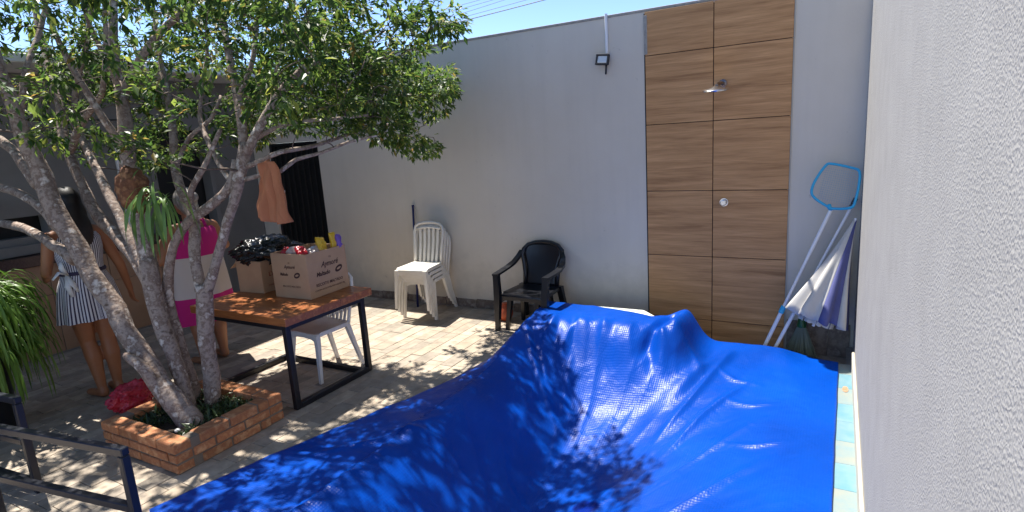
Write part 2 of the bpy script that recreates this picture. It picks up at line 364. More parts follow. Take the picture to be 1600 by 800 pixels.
def wood_tile_mat():
    m = bpy.data.materials.new('wood_look_tile'); m.use_nodes = True; nt = m.node_tree; N = nt.nodes; L = nt.links; bs = N['Principled BSDF']
    tc = N.new('ShaderNodeTexCoord'); oi = N.new('ShaderNodeObjectInfo')
    cx = N.new('ShaderNodeCombineXYZ')
    mu = N.new('ShaderNodeMath'); mu.operation = 'MULTIPLY'; mu.inputs[1].default_value = 61; L.new(oi.outputs['Random'], mu.inputs[0])
    for i in range(3): L.new(mu.outputs[0], cx.inputs[i])
    mp = N.new('ShaderNodeMapping'); L.new(tc.outputs['Object'], mp.inputs['Vector']); L.new(cx.outputs[0], mp.inputs['Location']); mp.inputs['Scale'].default_value = (.5, 1, 8.0)
    n1 = N.new('ShaderNodeTexNoise'); n1.inputs['Scale'].default_value = 2.6; n1.inputs['Detail'].default_value = 8; n1.inputs['Roughness'].default_value = .6; n1.inputs['Distortion'].default_value = .5
    L.new(mp.outputs[0], n1.inputs['Vector'])
    mp2 = N.new('ShaderNodeMapping'); L.new(tc.outputs['Object'], mp2.inputs['Vector']); L.new(cx.outputs[0], mp2.inputs['Location']); mp2.inputs['Scale'].default_value = (2.0, 1, 60)
    n2 = N.new('ShaderNodeTexNoise'); n2.inputs['Scale'].default_value = 3; n2.inputs['Detail'].default_value = 3; L.new(mp2.outputs[0], n2.inputs['Vector'])
    cr = N.new('ShaderNodeValToRGB'); L.new(n1.outputs['Fac'], cr.inputs[0])
    cr.color_ramp.elements[0].position = .30; cr.color_ramp.elements[0].color = (.34,.170,.072,1)
    cr.color_ramp.elements[1].position = .70; cr.color_ramp.elements[1].color = (.64,.35,.16,1)
    for p, c in ((.42,(.47,.245,.105,1)),(.55,(.55,.295,.13,1))):
        e = cr.color_ramp.elements.new(p); e.color = c
    mx = N.new('ShaderNodeMix'); mx.data_type = 'RGBA'; mx.blend_type = 'MULTIPLY'; mx.inputs['Factor'].default_value = .55
    c2 = N.new('ShaderNodeValToRGB'); L.new(n2.outputs['Fac'], c2.inputs[0]); c2.color_ramp.elements[0].position = .3; c2.color_ramp.elements[0].color = (.74,.71,.68,1); c2.color_ramp.elements[1].position = .6; c2.color_ramp.elements[1].color = (1.05,1.05,1.05,1)
    L.new(cr.outputs[0], mx.inputs['A']); L.new(c2.outputs[0], mx.inputs['B'])
    L.new(mx.outputs['Result'], bs.inputs['Base Color']); bs.inputs['Roughness'].default_value = .55; bs.inputs['Specular IOR Level'].default_value = .2
    return m
M['wood_tile'] = wood_tile_mat()

def rough_wall_mat():
    m = bpy.data.materials.new('rough_render'); m.use_nodes = True; nt = m.node_tree; N = nt.nodes; L = nt.links; bs = N['Principled BSDF']
    tc = N.new('ShaderNodeTexCoord')
    n1 = N.new('ShaderNodeTexNoise'); n1.inputs['Scale'].default_value = 4.5; n1.inputs['Detail'].default_value = 9; n1.inputs['Roughness'].default_value = .7; L.new(tc.outputs['Object'], n1.inputs['Vector'])
    cr = N.new('ShaderNodeValToRGB'); L.new(n1.outputs['Fac'], cr.inputs[0]); cr.color_ramp.elements[0].position = .3; cr.color_ramp.elements[0].color = (.285,.279,.268,1); cr.color_ramp.elements[1].position = .7; cr.color_ramp.elements[1].color = (.335,.328,.315,1)
    L.new(cr.outputs[0], bs.inputs['Base Color']); bs.inputs['Roughness'].default_value = .9; bs.inputs['Specular IOR Level'].default_value = .2
    n4 = N.new('ShaderNodeTexNoise'); n4.inputs['Scale'].default_value = 60; L.new(tc.outputs['Object'], n4.inputs['Vector'])
    wp = N.new('ShaderNodeVectorMath'); wp.operation = 'MULTIPLY_ADD'; L.new(n4.outputs['Color'], wp.inputs[0]); wp.inputs[1].default_value = (.012,.012,.012); L.new(tc.outputs['Object'], wp.inputs[2])
    n2 = N.new('ShaderNodeTexVoronoi'); n2.feature = 'SMOOTH_F1'; n2.inputs['Scale'].default_value = 170; n2.inputs['Smoothness'].default_value = .5; L.new(wp.outputs[0], n2.inputs['Vector'])
    n3 = N.new('ShaderNodeTexNoise'); n3.inputs['Scale'].default_value = 150; n3.inputs['Detail'].default_value = 5; L.new(tc.outputs['Object'], n3.inputs['Vector'])
    ad = N.new('ShaderNodeMath'); ad.operation = 'ADD'; L.new(n2.outputs['Distance'], ad.inputs[0]); L.new(n3.outputs['Fac'], ad.inputs[1])
    bp = N.new('ShaderNodeBump'); bp.inputs['Strength'].default_value = .42; bp.inputs['Distance'].default_value = .0036
    L.new(ad.outputs[0], bp.inputs['Height']); L.new(bp.outputs[0], bs.inputs['Normal'])
    return m
M['rough_wall'] = rough_wall_mat()

def tarp_mat():
    m = bpy.data.materials.new('blue_bubble_cover'); m.use_nodes = True; nt = m.node_tree; N = nt.nodes; L = nt.links; bs = N['Principled BSDF']
    tc = N.new('ShaderNodeTexCoord')
    n1 = N.new('ShaderNodeTexNoise'); n1.inputs['Scale'].default_value = 1.6; n1.inputs['Detail'].default_value = 5; L.new(tc.outputs['UV'], n1.inputs['Vector'])
    cr = N.new('ShaderNodeValToRGB'); L.new(n1.outputs['Fac'], cr.inputs[0])
    cr.color_ramp.elements[0].position = .32; cr.color_ramp.elements[0].color = (.0002,.040,.28,1)
    cr.color_ramp.elements[1].position = .7; cr.color_ramp.elements[1].color = (.0004,.062,.41,1)
    L.new(cr.outputs[0], bs.inputs['Base Color'])
    bs.inputs['Roughness'].default_value = .34; bs.inputs['Specular IOR Level'].default_value = .16
    # bubbles: rows of small domes
    vo = N.new('ShaderNodeTexVoronoi'); vo.inputs['Scale'].default_value = 62; vo.inputs['Randomness'].default_value = .12; L.new(tc.outputs['UV'], vo.inputs['Vector'])
    b1 = N.new('ShaderNodeBump'); b1.inputs['Strength'].default_value = .32; b1.inputs['Distance'].default_value = .004; b1.invert = True
    L.new(vo.outputs['Distance'], b1.inputs['Height'])
    n2 = N.new('ShaderNodeTexNoise'); n2.inputs['Scale'].default_value = 7; n2.inputs['Detail'].default_value = 4; n2.inputs['Distortion'].default_value = .8; L.new(tc.outputs['UV'], n2.inputs['Vector'])
    b2 = N.new('ShaderNodeBump'); b2.inputs['Strength'].default_value = .28; b2.inputs['Distance'].default_value = .03
    L.new(n2.outputs['Fac'], b2.inputs['Height']); L.new(b1.outputs[0], b2.inputs['Normal']); L.new(b2.outputs[0], bs.inputs['Normal'])
    # round darker wet patch, a stain of its own
    sx = N.new('ShaderNodeSeparateXYZ'); L.new(tc.outputs['UV'], sx.inputs[0])
    ds = N.new('ShaderNodeVectorMath'); ds.operation = 'DISTANCE'; L.new(tc.outputs['UV'], ds.inputs[0]); ds.inputs[1].default_value = (-1.27, 2.93, 0)
    n3 = N.new('ShaderNodeTexNoise'); n3.inputs['Scale'].default_value = 14; L.new(tc.outputs['UV'], n3.inputs['Vector'])
    ad = N.new('ShaderNodeMath'); ad.operation = 'MULTIPLY_ADD'; L.new(n3.outputs['Fac'], ad.inputs[0]); ad.inputs[1].default_value = .07; L.new(ds.outputs['Value'], ad.inputs[2])
    mr = N.new('ShaderNodeMapRange'); L.new(ad.outputs[0], mr.inputs['Value']); mr.inputs['From Min'].default_value = .105; mr.inputs['From Max'].default_value = .125
    mx = N.new('ShaderNodeMix'); mx.data_type = 'RGBA'; L.new(mr.outputs[0], mx.inputs['Factor']); mx.inputs['A'].default_value = (.002,.018,.20,1); L.new(cr.outputs[0], mx.inputs['B'])
    L.new(mx.outputs['Result'], bs.inputs['Base Color'])
    return m
M['tarp'] = tarp_mat()

def stripe_mat(name, white, dark, freq):
    m = bpy.data.materials.new(name); m.use_nodes = True; nt = m.node_tree; N = nt.nodes; L = nt.links; bs = N['Principled BSDF']
    uv = N.new('ShaderNodeTexCoord'); wv = N.new('ShaderNodeTexWave'); wv.inputs['Scale'].default_value = freq; wv.bands_direction = 'X'; wv.inputs['Distortion'].default_value = .3
    L.new(uv.outputs['UV'], wv.inputs['Vector'])
    cr = N.new('ShaderNodeValToRGB'); cr.color_ramp.interpolation = 'CONSTANT'; L.new(wv.outputs['Fac'], cr.inputs[0])
    cr.color_ramp.elements[0].color = (*dark,1); cr.color_ramp.elements[1].position = .42; cr.color_ramp.elements[1].color = (*white,1)
    L.new(cr.outputs[0], bs.inputs['Base Color']); bs.inputs['Roughness'].default_value = .9
    return m
M['stripes'] = stripe_mat('striped_cotton', (.66,.64,.66), (.045,.035,.07), 4.6)
def band_mat(name, bands):
    m = bpy.data.materials.new(name); m.use_nodes = True; nt = m.node_tree; N = nt.nodes; L = nt.links; bs = N['Principled BSDF']
    tc = N.new('ShaderNodeTexCoord'); sx = N.new('ShaderNodeSeparateXYZ'); L.new(tc.outputs['Object'], sx.inputs[0])
    mr = N.new('ShaderNodeMapRange'); L.new(sx.outputs['Z'], mr.inputs['Value']); mr.inputs['From Max'].default_value = 1.6
    cr = N.new('ShaderNodeValToRGB'); cr.color_ramp.interpolation = 'CONSTANT'; L.new(mr.outputs[0], cr.inputs[0])
    cr.color_ramp.elements[0].color = (*bands[0][1],1); cr.color_ramp.elements[1].position = bands[1][0]/1.6; cr.color_ramp.elements[1].color = (*bands[1][1],1)
    for z, c in bands[2:]:
        e = cr.color_ramp.elements.new(z/1.6); e.color = (*c,1)
    L.new(cr.outputs[0], bs.inputs['Base Color']); bs.inputs['Roughness'].default_value = .9
    return m
M['pink_dress'] = band_mat('pink_white_dress', [(0,(.52,.012,.17)),(.66,(.60,.52,.48)),(1.02,(.56,.014,.19))])
M['liner_blue'] = mat('liner_blue', (.12,.27,.33), .35, var=[(.19,.31,.35)], vscale=9, objrand=.06)
M['liner_pale'] = mat('liner_pale', (.20,.29,.31), .35, var=[(.28,.30,.26)], vscale=9)
M['liner_orange'] = mat('liner_orange', (.42,.19,.10), .4, var=[(.45,.32,.22)], vscale=25)
M['pale_block'] = mat('pale_coping', (.66,.74,.66), .6, var=[(.74,.74,.64)], vscale=6)
def set_uv(o, uvs):
    me = o.data; lay = me.uv_layers.new(name='UVMap')
    for lp in me.loops: lay.data[lp.index].uv = uvs[lp.vertex_index]
def text_part(txt, size, loc, xdir, ydir, mt, parent, name='lettering', shear=0.0, squeeze=1.0, bold=0.0):
    cu = bpy.data.curves.new(name, 'FONT'); cu.body = txt; cu.size = size; cu.shear = shear; cu.align_x = 'CENTER'; cu.extrude = .0004; cu.offset = bold; cu.resolution_u = 2
    tmp = bpy.data.objects.new('tmp_text', cu); col.objects.link(tmp)
    dg = bpy.context.evaluated_depsgraph_get(); me = bpy.data.meshes.new_from_object(tmp.evaluated_get(dg))
    bpy.data.objects.remove(tmp); x = Vector(xdir).normalized(); y = Vector(ydir).normalized(); z = x.cross(y)
    Mx = Matrix((x*squeeze, y, z)).transposed(); b = wloc(parent); L0 = Vector(loc)
    for v in me.vertices: v.co = Mx@v.co+L0-b
    me.materials.clear(); me.materials.append(mt)
    o = bpy.data.objects.new(name, me); col.objects.link(o); o.parent = parent; return o
def crumple(center, size, seed, amp=.18, sub=4, freq=2.2, flat=.0, crease=1.0):
    bm = bmesh.new(); bmesh.ops.create_icosphere(bm, subdivisions=sub, radius=1.0); s = MB(); c = Vector(center); off = Vector((seed*3.1, seed*1.7, seed*5.3))
    for v in bm.verts:
        d = v.co.normalized(); n = noise.noise(d*freq+off); n2 = 1-abs(noise.noise(d*freq*2.1+off*1.3))*2; n3 = 1-abs(noise.noise(d*freq*4.7+off*.7))*2
        r = 1+amp*(n*1.2+crease*(.55*n2+.3*n3)-.3)
        p = Vector((d.x*r*size[0], d.y*r*size[1], d.z*r*size[2]))
        if flat and p.z < -size[2]*flat: p.z = -size[2]*flat
        s.v.append(c+p)
    bm.verts.index_update()
    s.f = [tuple(v.index for v in f.verts) for f in bm.faces]; bm.free(); return s
def strap_leaf(s, p0, dirv, length, width, droop, nseg=5, twist=0.0):
    """long arching leaf made of a folded strip"""
    p = Vector(p0); d = Vector(dirv).normalized(); base = len(s.v); step = length/nseg
    side = d.cross(Vector((0,0,1)));
    if side.length < .05: side = Vector((1,0,0))
    side.normalize(); side = Matrix.Rotation(twist, 3, d)@side
    for i in range(nseg+1):
        t = i/nseg; w = width*math.sin(math.pi*min(1, .12+.88*(1-t)**.8*1.0))*(.5 if i == 0 else 1)
        if i == nseg: w = width*.04
        nrm = side.cross(d).normalized()
        s.v += [p-side*w/2, p-nrm*w*.18, p+side*w/2]
        d = (d+Vector((0,0,-droop*step*(1+2*t)))).normalized(); side = (side-d*side.dot(d)).normalized(); p = p+d*step
    for i in range(nseg):
        a = base+i*3; s.f += [(a, a+1, a+4, a+3), (a+1, a+2, a+5, a+4)]

# =================================================================== SETTING
POOL = (-2.45, 0.13, 0.50, 4.87)       # x0 x1 y0 y1
g = MB(); B = 150.0; x0, x1, y0, y1 = POOL; zg = -.013
for a, b, c, d in ((-B, x0, -B, B), (x1, B, -B, B), (x0, x1, -B, y0), (x0, x1, 5.40, B)):
    g.poly([(a, c, zg), (b, c, zg), (b, d, zg), (a, d, zg)])
g.poly([(x0, y1, zg-.11), (x1, y1, zg-.11), (x1, 5.40, zg-.11), (x0, 5.40, zg-.11)])
g.poly([(x0, y1, zg-.11), (x0, 5.40, zg-.11), (x0, 5.40, zg), (x0, y1, zg)])
ground = g.build('ground', M['ground'], origin=(0, 0, 0)); tag(ground, 'mortar bed under the grey stone paving of the patio', 'ground', kind='structure')
# paving: stones in courses along Y
stones = []
xx = -6.99
random.seed(5)
while xx < -2.46:
    w = rnd(.105, .15); yy = 0.15 + rnd(-.25, 0)
    xe = min(xx+w, -2.46)
    while yy < 5.30:
        l = rnd(.17, .36); ye = min(yy+l, 5.305)
        if ye-yy > .03 and xe-xx > .03: stones.append((xx, xe, yy, ye))
        yy = ye
    xx = xe
xx = -2.46
while xx < .17:
    l = rnd(.2, .36); xe = min(xx+l, .175)
    for ya, yb in ((4.885, 5.02), (5.02, 5.16), (5.16, 5.305)): stones.append((xx, xe, ya, yb))
    xx = xe
def stone_mesh(s, st, dz):
    a, b, c, d = st; j = .0016; lo = -.11 if (a > -2.47 and c > 4.8) else 0
    s.box(((a+b)/2, (c+d)/2, -.0075+dz/2+lo), (b-a-2*j, d-c-2*j, .015+dz), bev=.002)
def parea(st):
    a, b, c, d = st; P = [project((x, y, 0)) for x, y in ((a, c), (b, c), (b, d), (a, d))]
    if not any(-20 < p[0] < 1620 and 0 < p[1] < 820 for p in P): return 0
    mx, my = (a+b)/2, (c+d)/2
    if -4.27 < mx < -3.4 and 1.73 < my < 2.52: return 0
    return abs(sum(P[i][0]*P[(i+1) % 4][1]-P[(i+1) % 4][0]*P[i][1] for i in range(4)))/2
stones.sort(key=parea, reverse=True)
rest = MB()
for i, st in enumerate(stones):
    dz = rnd(-.002, .002)
    if i < 290 and parea(st) > 0:
        s = MB(); stone_mesh(s, st, dz); s.build('paving_stone', M['stone'], ground)
    else: stone_mesh(rest, st, dz)
tag(rest.build('paving', M['stone'], ground), kind='stuff')

# pool basin (mostly under the cover)
pool = MB(); zb = -1.3
pool.poly([(x0, y0, zb), (x1, y0, zb), (x1, y1, zb), (x0, y1, zb)])
for a, b in (((x0, y0), (x1, y0)), ((x1, y0), (x1, y1)), ((x1, y1), (x0, y1)), ((x0, y1), (x0, y0))):
    pool.poly([(*a, zb), (*b, zb), (*b, -.014), (*a, -.014)])
pool = pool.build('pool', M['liner_blue'], origin=(-1.2, 2.7, zb)); tag(pool, 'sunken swimming pool under the blue cover', 'pool', kind='structure')
# pale printed liner showing between the cover and the right wall: pieces along y
yy = .5; k = 0
pat = ['liner_blue', 'liner_pale', 'liner_blue', 'liner_blue', 'liner_pale']
while yy < 4.86:
    ye = min(yy+.26, 4.865)
    MB().box((.083, (yy+ye)/2, -.004), (.166, ye-yy-.002, .02), bev=.002).build('liner_tile', M[pat[k % 5]], pool)
    yy = ye; k += 1
for yc in (4.42,):
    h = MB(); pts = []
    for i in range(16):
        a = 2*math.pi*i/16; r = .034*(1-.35*math.cos(a*1.0))*(.8+.2*abs(math.cos(a)))
        pts.append((.118+r*.62*math.sin(a), yc+r*1.5*math.cos(a)-.02, .0075))
    h.prism(pts, (0, 0, .0015)); h.build('printed_motif', M['liner_orange'], pool)
# raised ledge in the far corner of the pool, its pale top showing beside the cover
lg = MB(); lg.prism([(-2.30, 4.70, -.6), (-1.30, 4.70, -.6), (-1.30, 4.78, -.6), (-1.50, 4.98, -.6), (-2.30, 4.95, -.6)], (0, 0, .862))
tag(lg.build('pool_ledge', M['pale_block']), 'pale raised pool ledge peeking out behind the blue cover', 'ledge')

# ------------------------------------------------------------------- walls
bw = thing('back_wall', 'long grey painted wall behind the chairs with wood-look tile panel', 'wall', (-2.8, BACK_Y, 0))
TH = .15; GX0, GX1, GZ = -6.70, -5.76, 2.0
wm = MB()
wm.box(((GX1+.33)/2, BACK_Y+TH/2, (WALL_TOP-.3)/2), (.33-GX1, TH, WALL_TOP+.3))
wm.box(((GX0+GX1)/2, BACK_Y+TH/2, (GZ+WALL_TOP)/2), (GX1-GX0, TH, WALL_TOP-GZ))
wm.box(((-6.99+GX0)/2, BACK_Y+TH/2, WALL_TOP/2-.1), (GX0+6.99, TH, WALL_TOP+.2))
wm.build('wall_body', M['wall'], bw)
MB().box((-3.33, BACK_Y+TH/2-.002, WALL_TOP+.012), (7.32, TH+.012, .024), bev=.004).build('wall_cap', M['cement'], bw)
# wood-look tiles of the shower panel
colx = (-1.535, -.949, -.342); z1 = 2.513
zs = [-.10, .113, .713, 1.313, 1.913, 2.513, WALL_TOP-.002]
for i in range(2):
    for j in range(len(zs)-1):
        a, b = colx[i]+.0035, colx[i+1]-.0035; c, d = zs[j]+.003, zs[j+1]-.003
        MB().box(((a+b)/2, BACK_Y-.006+rnd(-.0006, .0006), (c+d)/2), (b-a, .012, d-c), bev=.0012).build('wall_tile', M['wood_tile'], bw)
MB().box((colx[1]-.0, BACK_Y-.001, 1.39), (1.19, .002, 2.96)).build('tile_grout', M['dark'], bw)
MB().box((colx[0]+.008, BACK_Y-.0075, 2.69), (.030, .017, .33), bev=.003).build('cement_patch', M['cement'], bw)
MB().box((colx[2]+.004, BACK_Y-.005, 1.45), (.008, .010, 2.86)).build('tile_edge_strip', M['cream'], bw)
# skirting stones at the foot of the wall
xx = -5.74; random.seed(8)
while xx < -1.56:
    l = rnd(.14, .34); xe = min(xx+l, -1.545)
    h = rnd(.085, .115)
    if rnd(0, 1) > .06: MB().box(((xx+xe)/2, BACK_Y-.007, h/2), (xe-xx-.006, .014, h), bev=.002).build('skirting_stone', M['skirt'], bw)
    xx = xe
xx = -.325
while xx < .15:
    xe = min(xx+.16, .172); MB().box(((xx+xe)/2, BACK_Y-.007, .04), (xe-xx-.005, .014, .29), bev=.002).build('skirting_stone', M['skirt'], bw); xx = xe
# small stains on the wall
M['stain'] = mat('wall_stain', (.20,.19,.185), .9)
# right wall, very close to the camera
rw = thing('side_wall', 'rough textured light grey wall along the right of the pool', 'wall', (WALL_X+.08, 2, 0))
MB().box((WALL_X+.075, 1.65, (WALL_TOP+.6-.3)/2), (.15, BACK_Y*1.0+2.0+.0-.012, WALL_TOP+.9)).build('wall_body', M['rough_wall'], rw)
MB().box((WALL_X-.010, 2.2, .06), (.020, 5.3, .12), bev=.004).build('base_trim', M['cream'], rw)

# ------------------------------------------------------------------- house at left
HX = -7.0
hs = thing('house', 'shaded grey house front with white roof edge behind the tree', 'house', (HX-1, 2.5, 0))
hw = MB()
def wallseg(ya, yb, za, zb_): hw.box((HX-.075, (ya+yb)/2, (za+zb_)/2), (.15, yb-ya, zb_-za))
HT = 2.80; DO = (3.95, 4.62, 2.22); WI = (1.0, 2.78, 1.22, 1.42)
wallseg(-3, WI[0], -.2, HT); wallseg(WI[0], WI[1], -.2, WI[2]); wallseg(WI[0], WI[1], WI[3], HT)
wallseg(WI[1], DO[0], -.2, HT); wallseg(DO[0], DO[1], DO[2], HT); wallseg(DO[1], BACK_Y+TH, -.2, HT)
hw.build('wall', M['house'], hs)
MB().box((HX-.9, DO[0]+.3, 1.1), (1.4, 1.3, 2.5)).build('dark_room', M['dark'], hs)
MB().box((HX-.5, 1.9, 1.4), (.6, 2.2, .6)).build('dark_hatch', M['dark'], hs)
MB().box((-7.78, 1.1, 2.845), (2.96, 8.4, .085), bev=.01).build('roof_slab', M['white_paint'], hs)
MB().box((-7.9, 1.1, 2.91), (2.8, 8.2, .04)).build('roof_top', M['house'], hs)
MB().box((HX+.02, 3.60, 1.03), (.04, .13, 2.06), bev=.006).build('pilaster', M['white_paint'], hs)
for ya in (DO[0]-.03, DO[1]+.03): MB().box((HX+.012, ya, 1.12), (.03, .06, 2.24), bev=.004).build('door_frame', M['house'], hs)
for zz in (1.0, 2.35): MB().box((HX+.004, 3.35, zz), (.008, 1.1, .012)).build('wall_groove', M['dark'], hs)
# counter
ct = thing('counter', 'long outdoor counter with tan tiled front and dark granite top', 'counter', (-6.93, 2.2, 0))
MB().box((-6.955, 2.15, .46), (.08, 3.5, .92)).build('counter_body', M['ground'], ct)
yy = .44
while yy < 3.88:
    ye = min(yy+.555, 3.89)
    for za, zb_ in ((.02, .62), (.625, .93)):
        MB().box((-6.908, (yy+ye)/2, (za+zb_)/2), (.014, ye-yy-.006, zb_-za), bev=.002).build('front_tile', M['tan_tile'], ct)
    yy = ye
MB().box((-6.93, 2.15, .99), (.14, 3.56, .11), bev=.006).build('counter_top', M['granite'], ct)
MB().box((-6.96, 1.95, 1.10), (.06, 1.7, .10), bev=.006).build('splash_back', M['house'], ct)
# gate
gt = thing('gate', 'black metal gate with vertical ribs in the grey wall', 'gate', ((GX0+GX1)/2, BACK_Y+.05, 0))
MB().box(((GX0+GX1)/2, BACK_Y+.075, GZ/2), (GX1-GX0-.07, .012, GZ-.05)).build('gate_sheet', M['gate'], gt)
n = 9
for i in range(n):
    x = GX0+.06+(GX1-GX0-.12)*i/(n-1); MB().box((x, BACK_Y+.058, GZ/2), (.022, .022, GZ-.08), bev=.003).build('gate_rib', M['gate'], gt)
for x in (GX0+.02, GX1-.02): MB().box((x, BACK_Y+.05, GZ/2), (.038, .05, GZ-.004), bev=.004).build('gate_frame', M['black_metal'], gt)
MB().box(((GX0+GX1)/2, BACK_Y+.05, GZ-.022), (GX1-GX0-.084, .05, .038), bev=.004).build('gate_frame', M['black_metal'], gt)
MB().box((GX0+.14, BACK_Y+.035, 1.36), (.10, .02, .03), bev=.004).tube([(GX0+.12, BACK_Y+.03, 1.36), (GX0+.12, BACK_Y-.02, 1.36), (GX0+.20, BACK_Y-.02, 1.36)], .008).build('gate_latch', M['steel'], gt)

# ------------------------------------------------------------------- wall fittings
fl = thing('floodlight', 'small black floodlight hanging on the grey wall below a white pipe', 'floodlight', (-1.9, BACK_Y, 2.5))
tilt = Matrix.Rotation(R(-12), 3, 'X')@Matrix.Rotation(R(0), 3, 'Z')@Matrix.Rotation(R(6), 3, 'Y')
fc = Vector((-1.915, BACK_Y-.055, 2.525))
MB().box(fc+tilt@Vector((0, .008, 0)), (.125, .022, .095), tilt, bev=.006).build('housing', M['black_metal'], fl)
for dx, dz, w, h in ((0, .040, .128, .018), (0, -.040, .128, .018), (-.054, 0, .018, .062), (.054, 0, .018, .062)):
    MB().box(fc+tilt@Vector((dx, -.008, dz)), (w, .014, h), tilt, bev=.003).build('bezel', M['black_metal'], fl)
MB().box(fc+tilt@Vector((0, -.004, 0)), (.09, .004, .062), tilt).build('lamp_glass', M['lens'], fl)
MB().box((-1.915, BACK_Y-.02, 2.53), (.03, .04, .05), bev=.004).build('bracket', M['black_metal'], fl)
MB().tube([(-1.885, BACK_Y-.04, 2.49), (-1.885, BACK_Y-.05, 2.45), (-1.895, BACK_Y-.03, 2.41), (-1.90, BACK_Y-.02, 2.40)], .009).build('cable_stub', M['black_metal'], fl)
cd = MB().tube([(-1.885, BACK_Y-.014, 2.58), (-1.885, BACK_Y-.014, 2.92)], .0135, 10)
tag(cd.build('conduit_pipe', M['pvc'], smooth=True), 'thin white conduit pipe running up the wall above the floodlight', 'pipe')
sh = thing('shower', 'steel rain shower head on a short arm on the tile panel', 'shower head', (-.9, BACK_Y-.01, 2.15))
MB().tube([(-.87, BACK_Y-.012, 2.215), (-.87, BACK_Y-.10, 2.215), (-.875, BACK_Y-.20, 2.205), (-.88, BACK_Y-.26, 2.19)], [.016, .015, .015, .014], 12).build('arm', M['chrome_dark'], sh, smooth=True)
MB().lathe([(.03, 0), (.034, .004), (.034, .010), (.02, .014)], (-.87, BACK_Y-.013, 2.215), 16, ax=Matrix.Rotation(R(90), 3, 'X')).build('wall_flange', M['chrome_dark'], sh, smooth=True)
MB().lathe([(.085, -.014), (.10, -.010), (.103, 0), (.095, .006), (.04, .016), (.016, .03)], (-.885, BACK_Y-.27, 2.155), 28, ax=Matrix.Rotation(R(6), 3, 'X')).build('shower_plate', M['steel'], sh, smooth=True)
sv = thing('shower_valve', 'round chrome shower valve knob low on the tile panel', 'valve', (-.852, BACK_Y-.012, 1.21))
MB().lathe([(.034, 0), (.038, .004), (.036, .012)], (-.852, BACK_Y-.0125, 1.21), 20, ax=Matrix.Rotation(R(90), 3, 'X')).build('valve_plate', M['steel'], sv, smooth=True)
MB().lathe([(.018, .012), (.02, .03), (.026, .034), (.026, .055), (.02, .06)], (-.852, BACK_Y-.0125, 1.21), 12, ax=Matrix.Rotation(R(90), 3, 'X')).build('valve_knob', M['steel'], sv)

# ------------------------------------------------------------------- pool cover
XL = [(.45, -2.30), (.9, -2.42), (1.22, -2.62), (1.36, -3.0), (1.44, -3.23), (2.02, -3.08), (2.9, -2.81), (3.5, -2.63), (3.9, -2.585), (4.3, -2.60), (4.68, -2.62), (4.97, -2.50)]
NU, NV = 230, 300
Vp = Vector((-1.55, 2.35, 0))
CREASES = [([(-2.45,4.45),(-2.19,4.08),(-1.78,3.64)],.035,.028), ([(-2.2,4.25),(-2.0,3.95),(-1.72,3.8)],.022,.022), ([(-.68,4.70),(-.84,4.12),(-1.05,3.50)],.028,.03),
    ([(-.50,4.30),(-.74,3.89),(-.98,3.3)],.024,.028), ([(-.36,3.80),(-.62,3.45),(-1.0,2.95)],.022,.03), ([(-.3,3.3),(-.55,3.0),(-.9,2.6)],.022,.03), ([(-.75,4.45),(-.60,4.30),(-.42,4.28)],.018,.02),
    ([(-.62,4.05),(-.45,3.98),(-.28,4.0)],.016,.018), ([(-.55,3.5),(-.38,3.45),(-.2,3.5)],.014,.018), ([(-2.0,3.2),(-1.8,2.9),(-1.5,2.75)],.02,.03), ([(-2.6,2.6),(-2.2,2.75),(-1.9,2.65)],.018,.03), ([(-2.8,2.2),(-2.5,2.5),(-2.3,3.0)],.016,.025)]
def tarp_far(x):       # y of far edge
    return lerp_tab([(-2.6, 4.93), (-1.95, 4.90), (-1.36, 4.765), (-1.24, 4.80), (-1.12, 4.88), (-.75, 4.91), (-.45, 4.92), (-.2, 4.905), (.08, 4.865), (.2, 4.865)], x)
def ridge_h(y): return .03+.225*sm(3.45, 4.75, y)
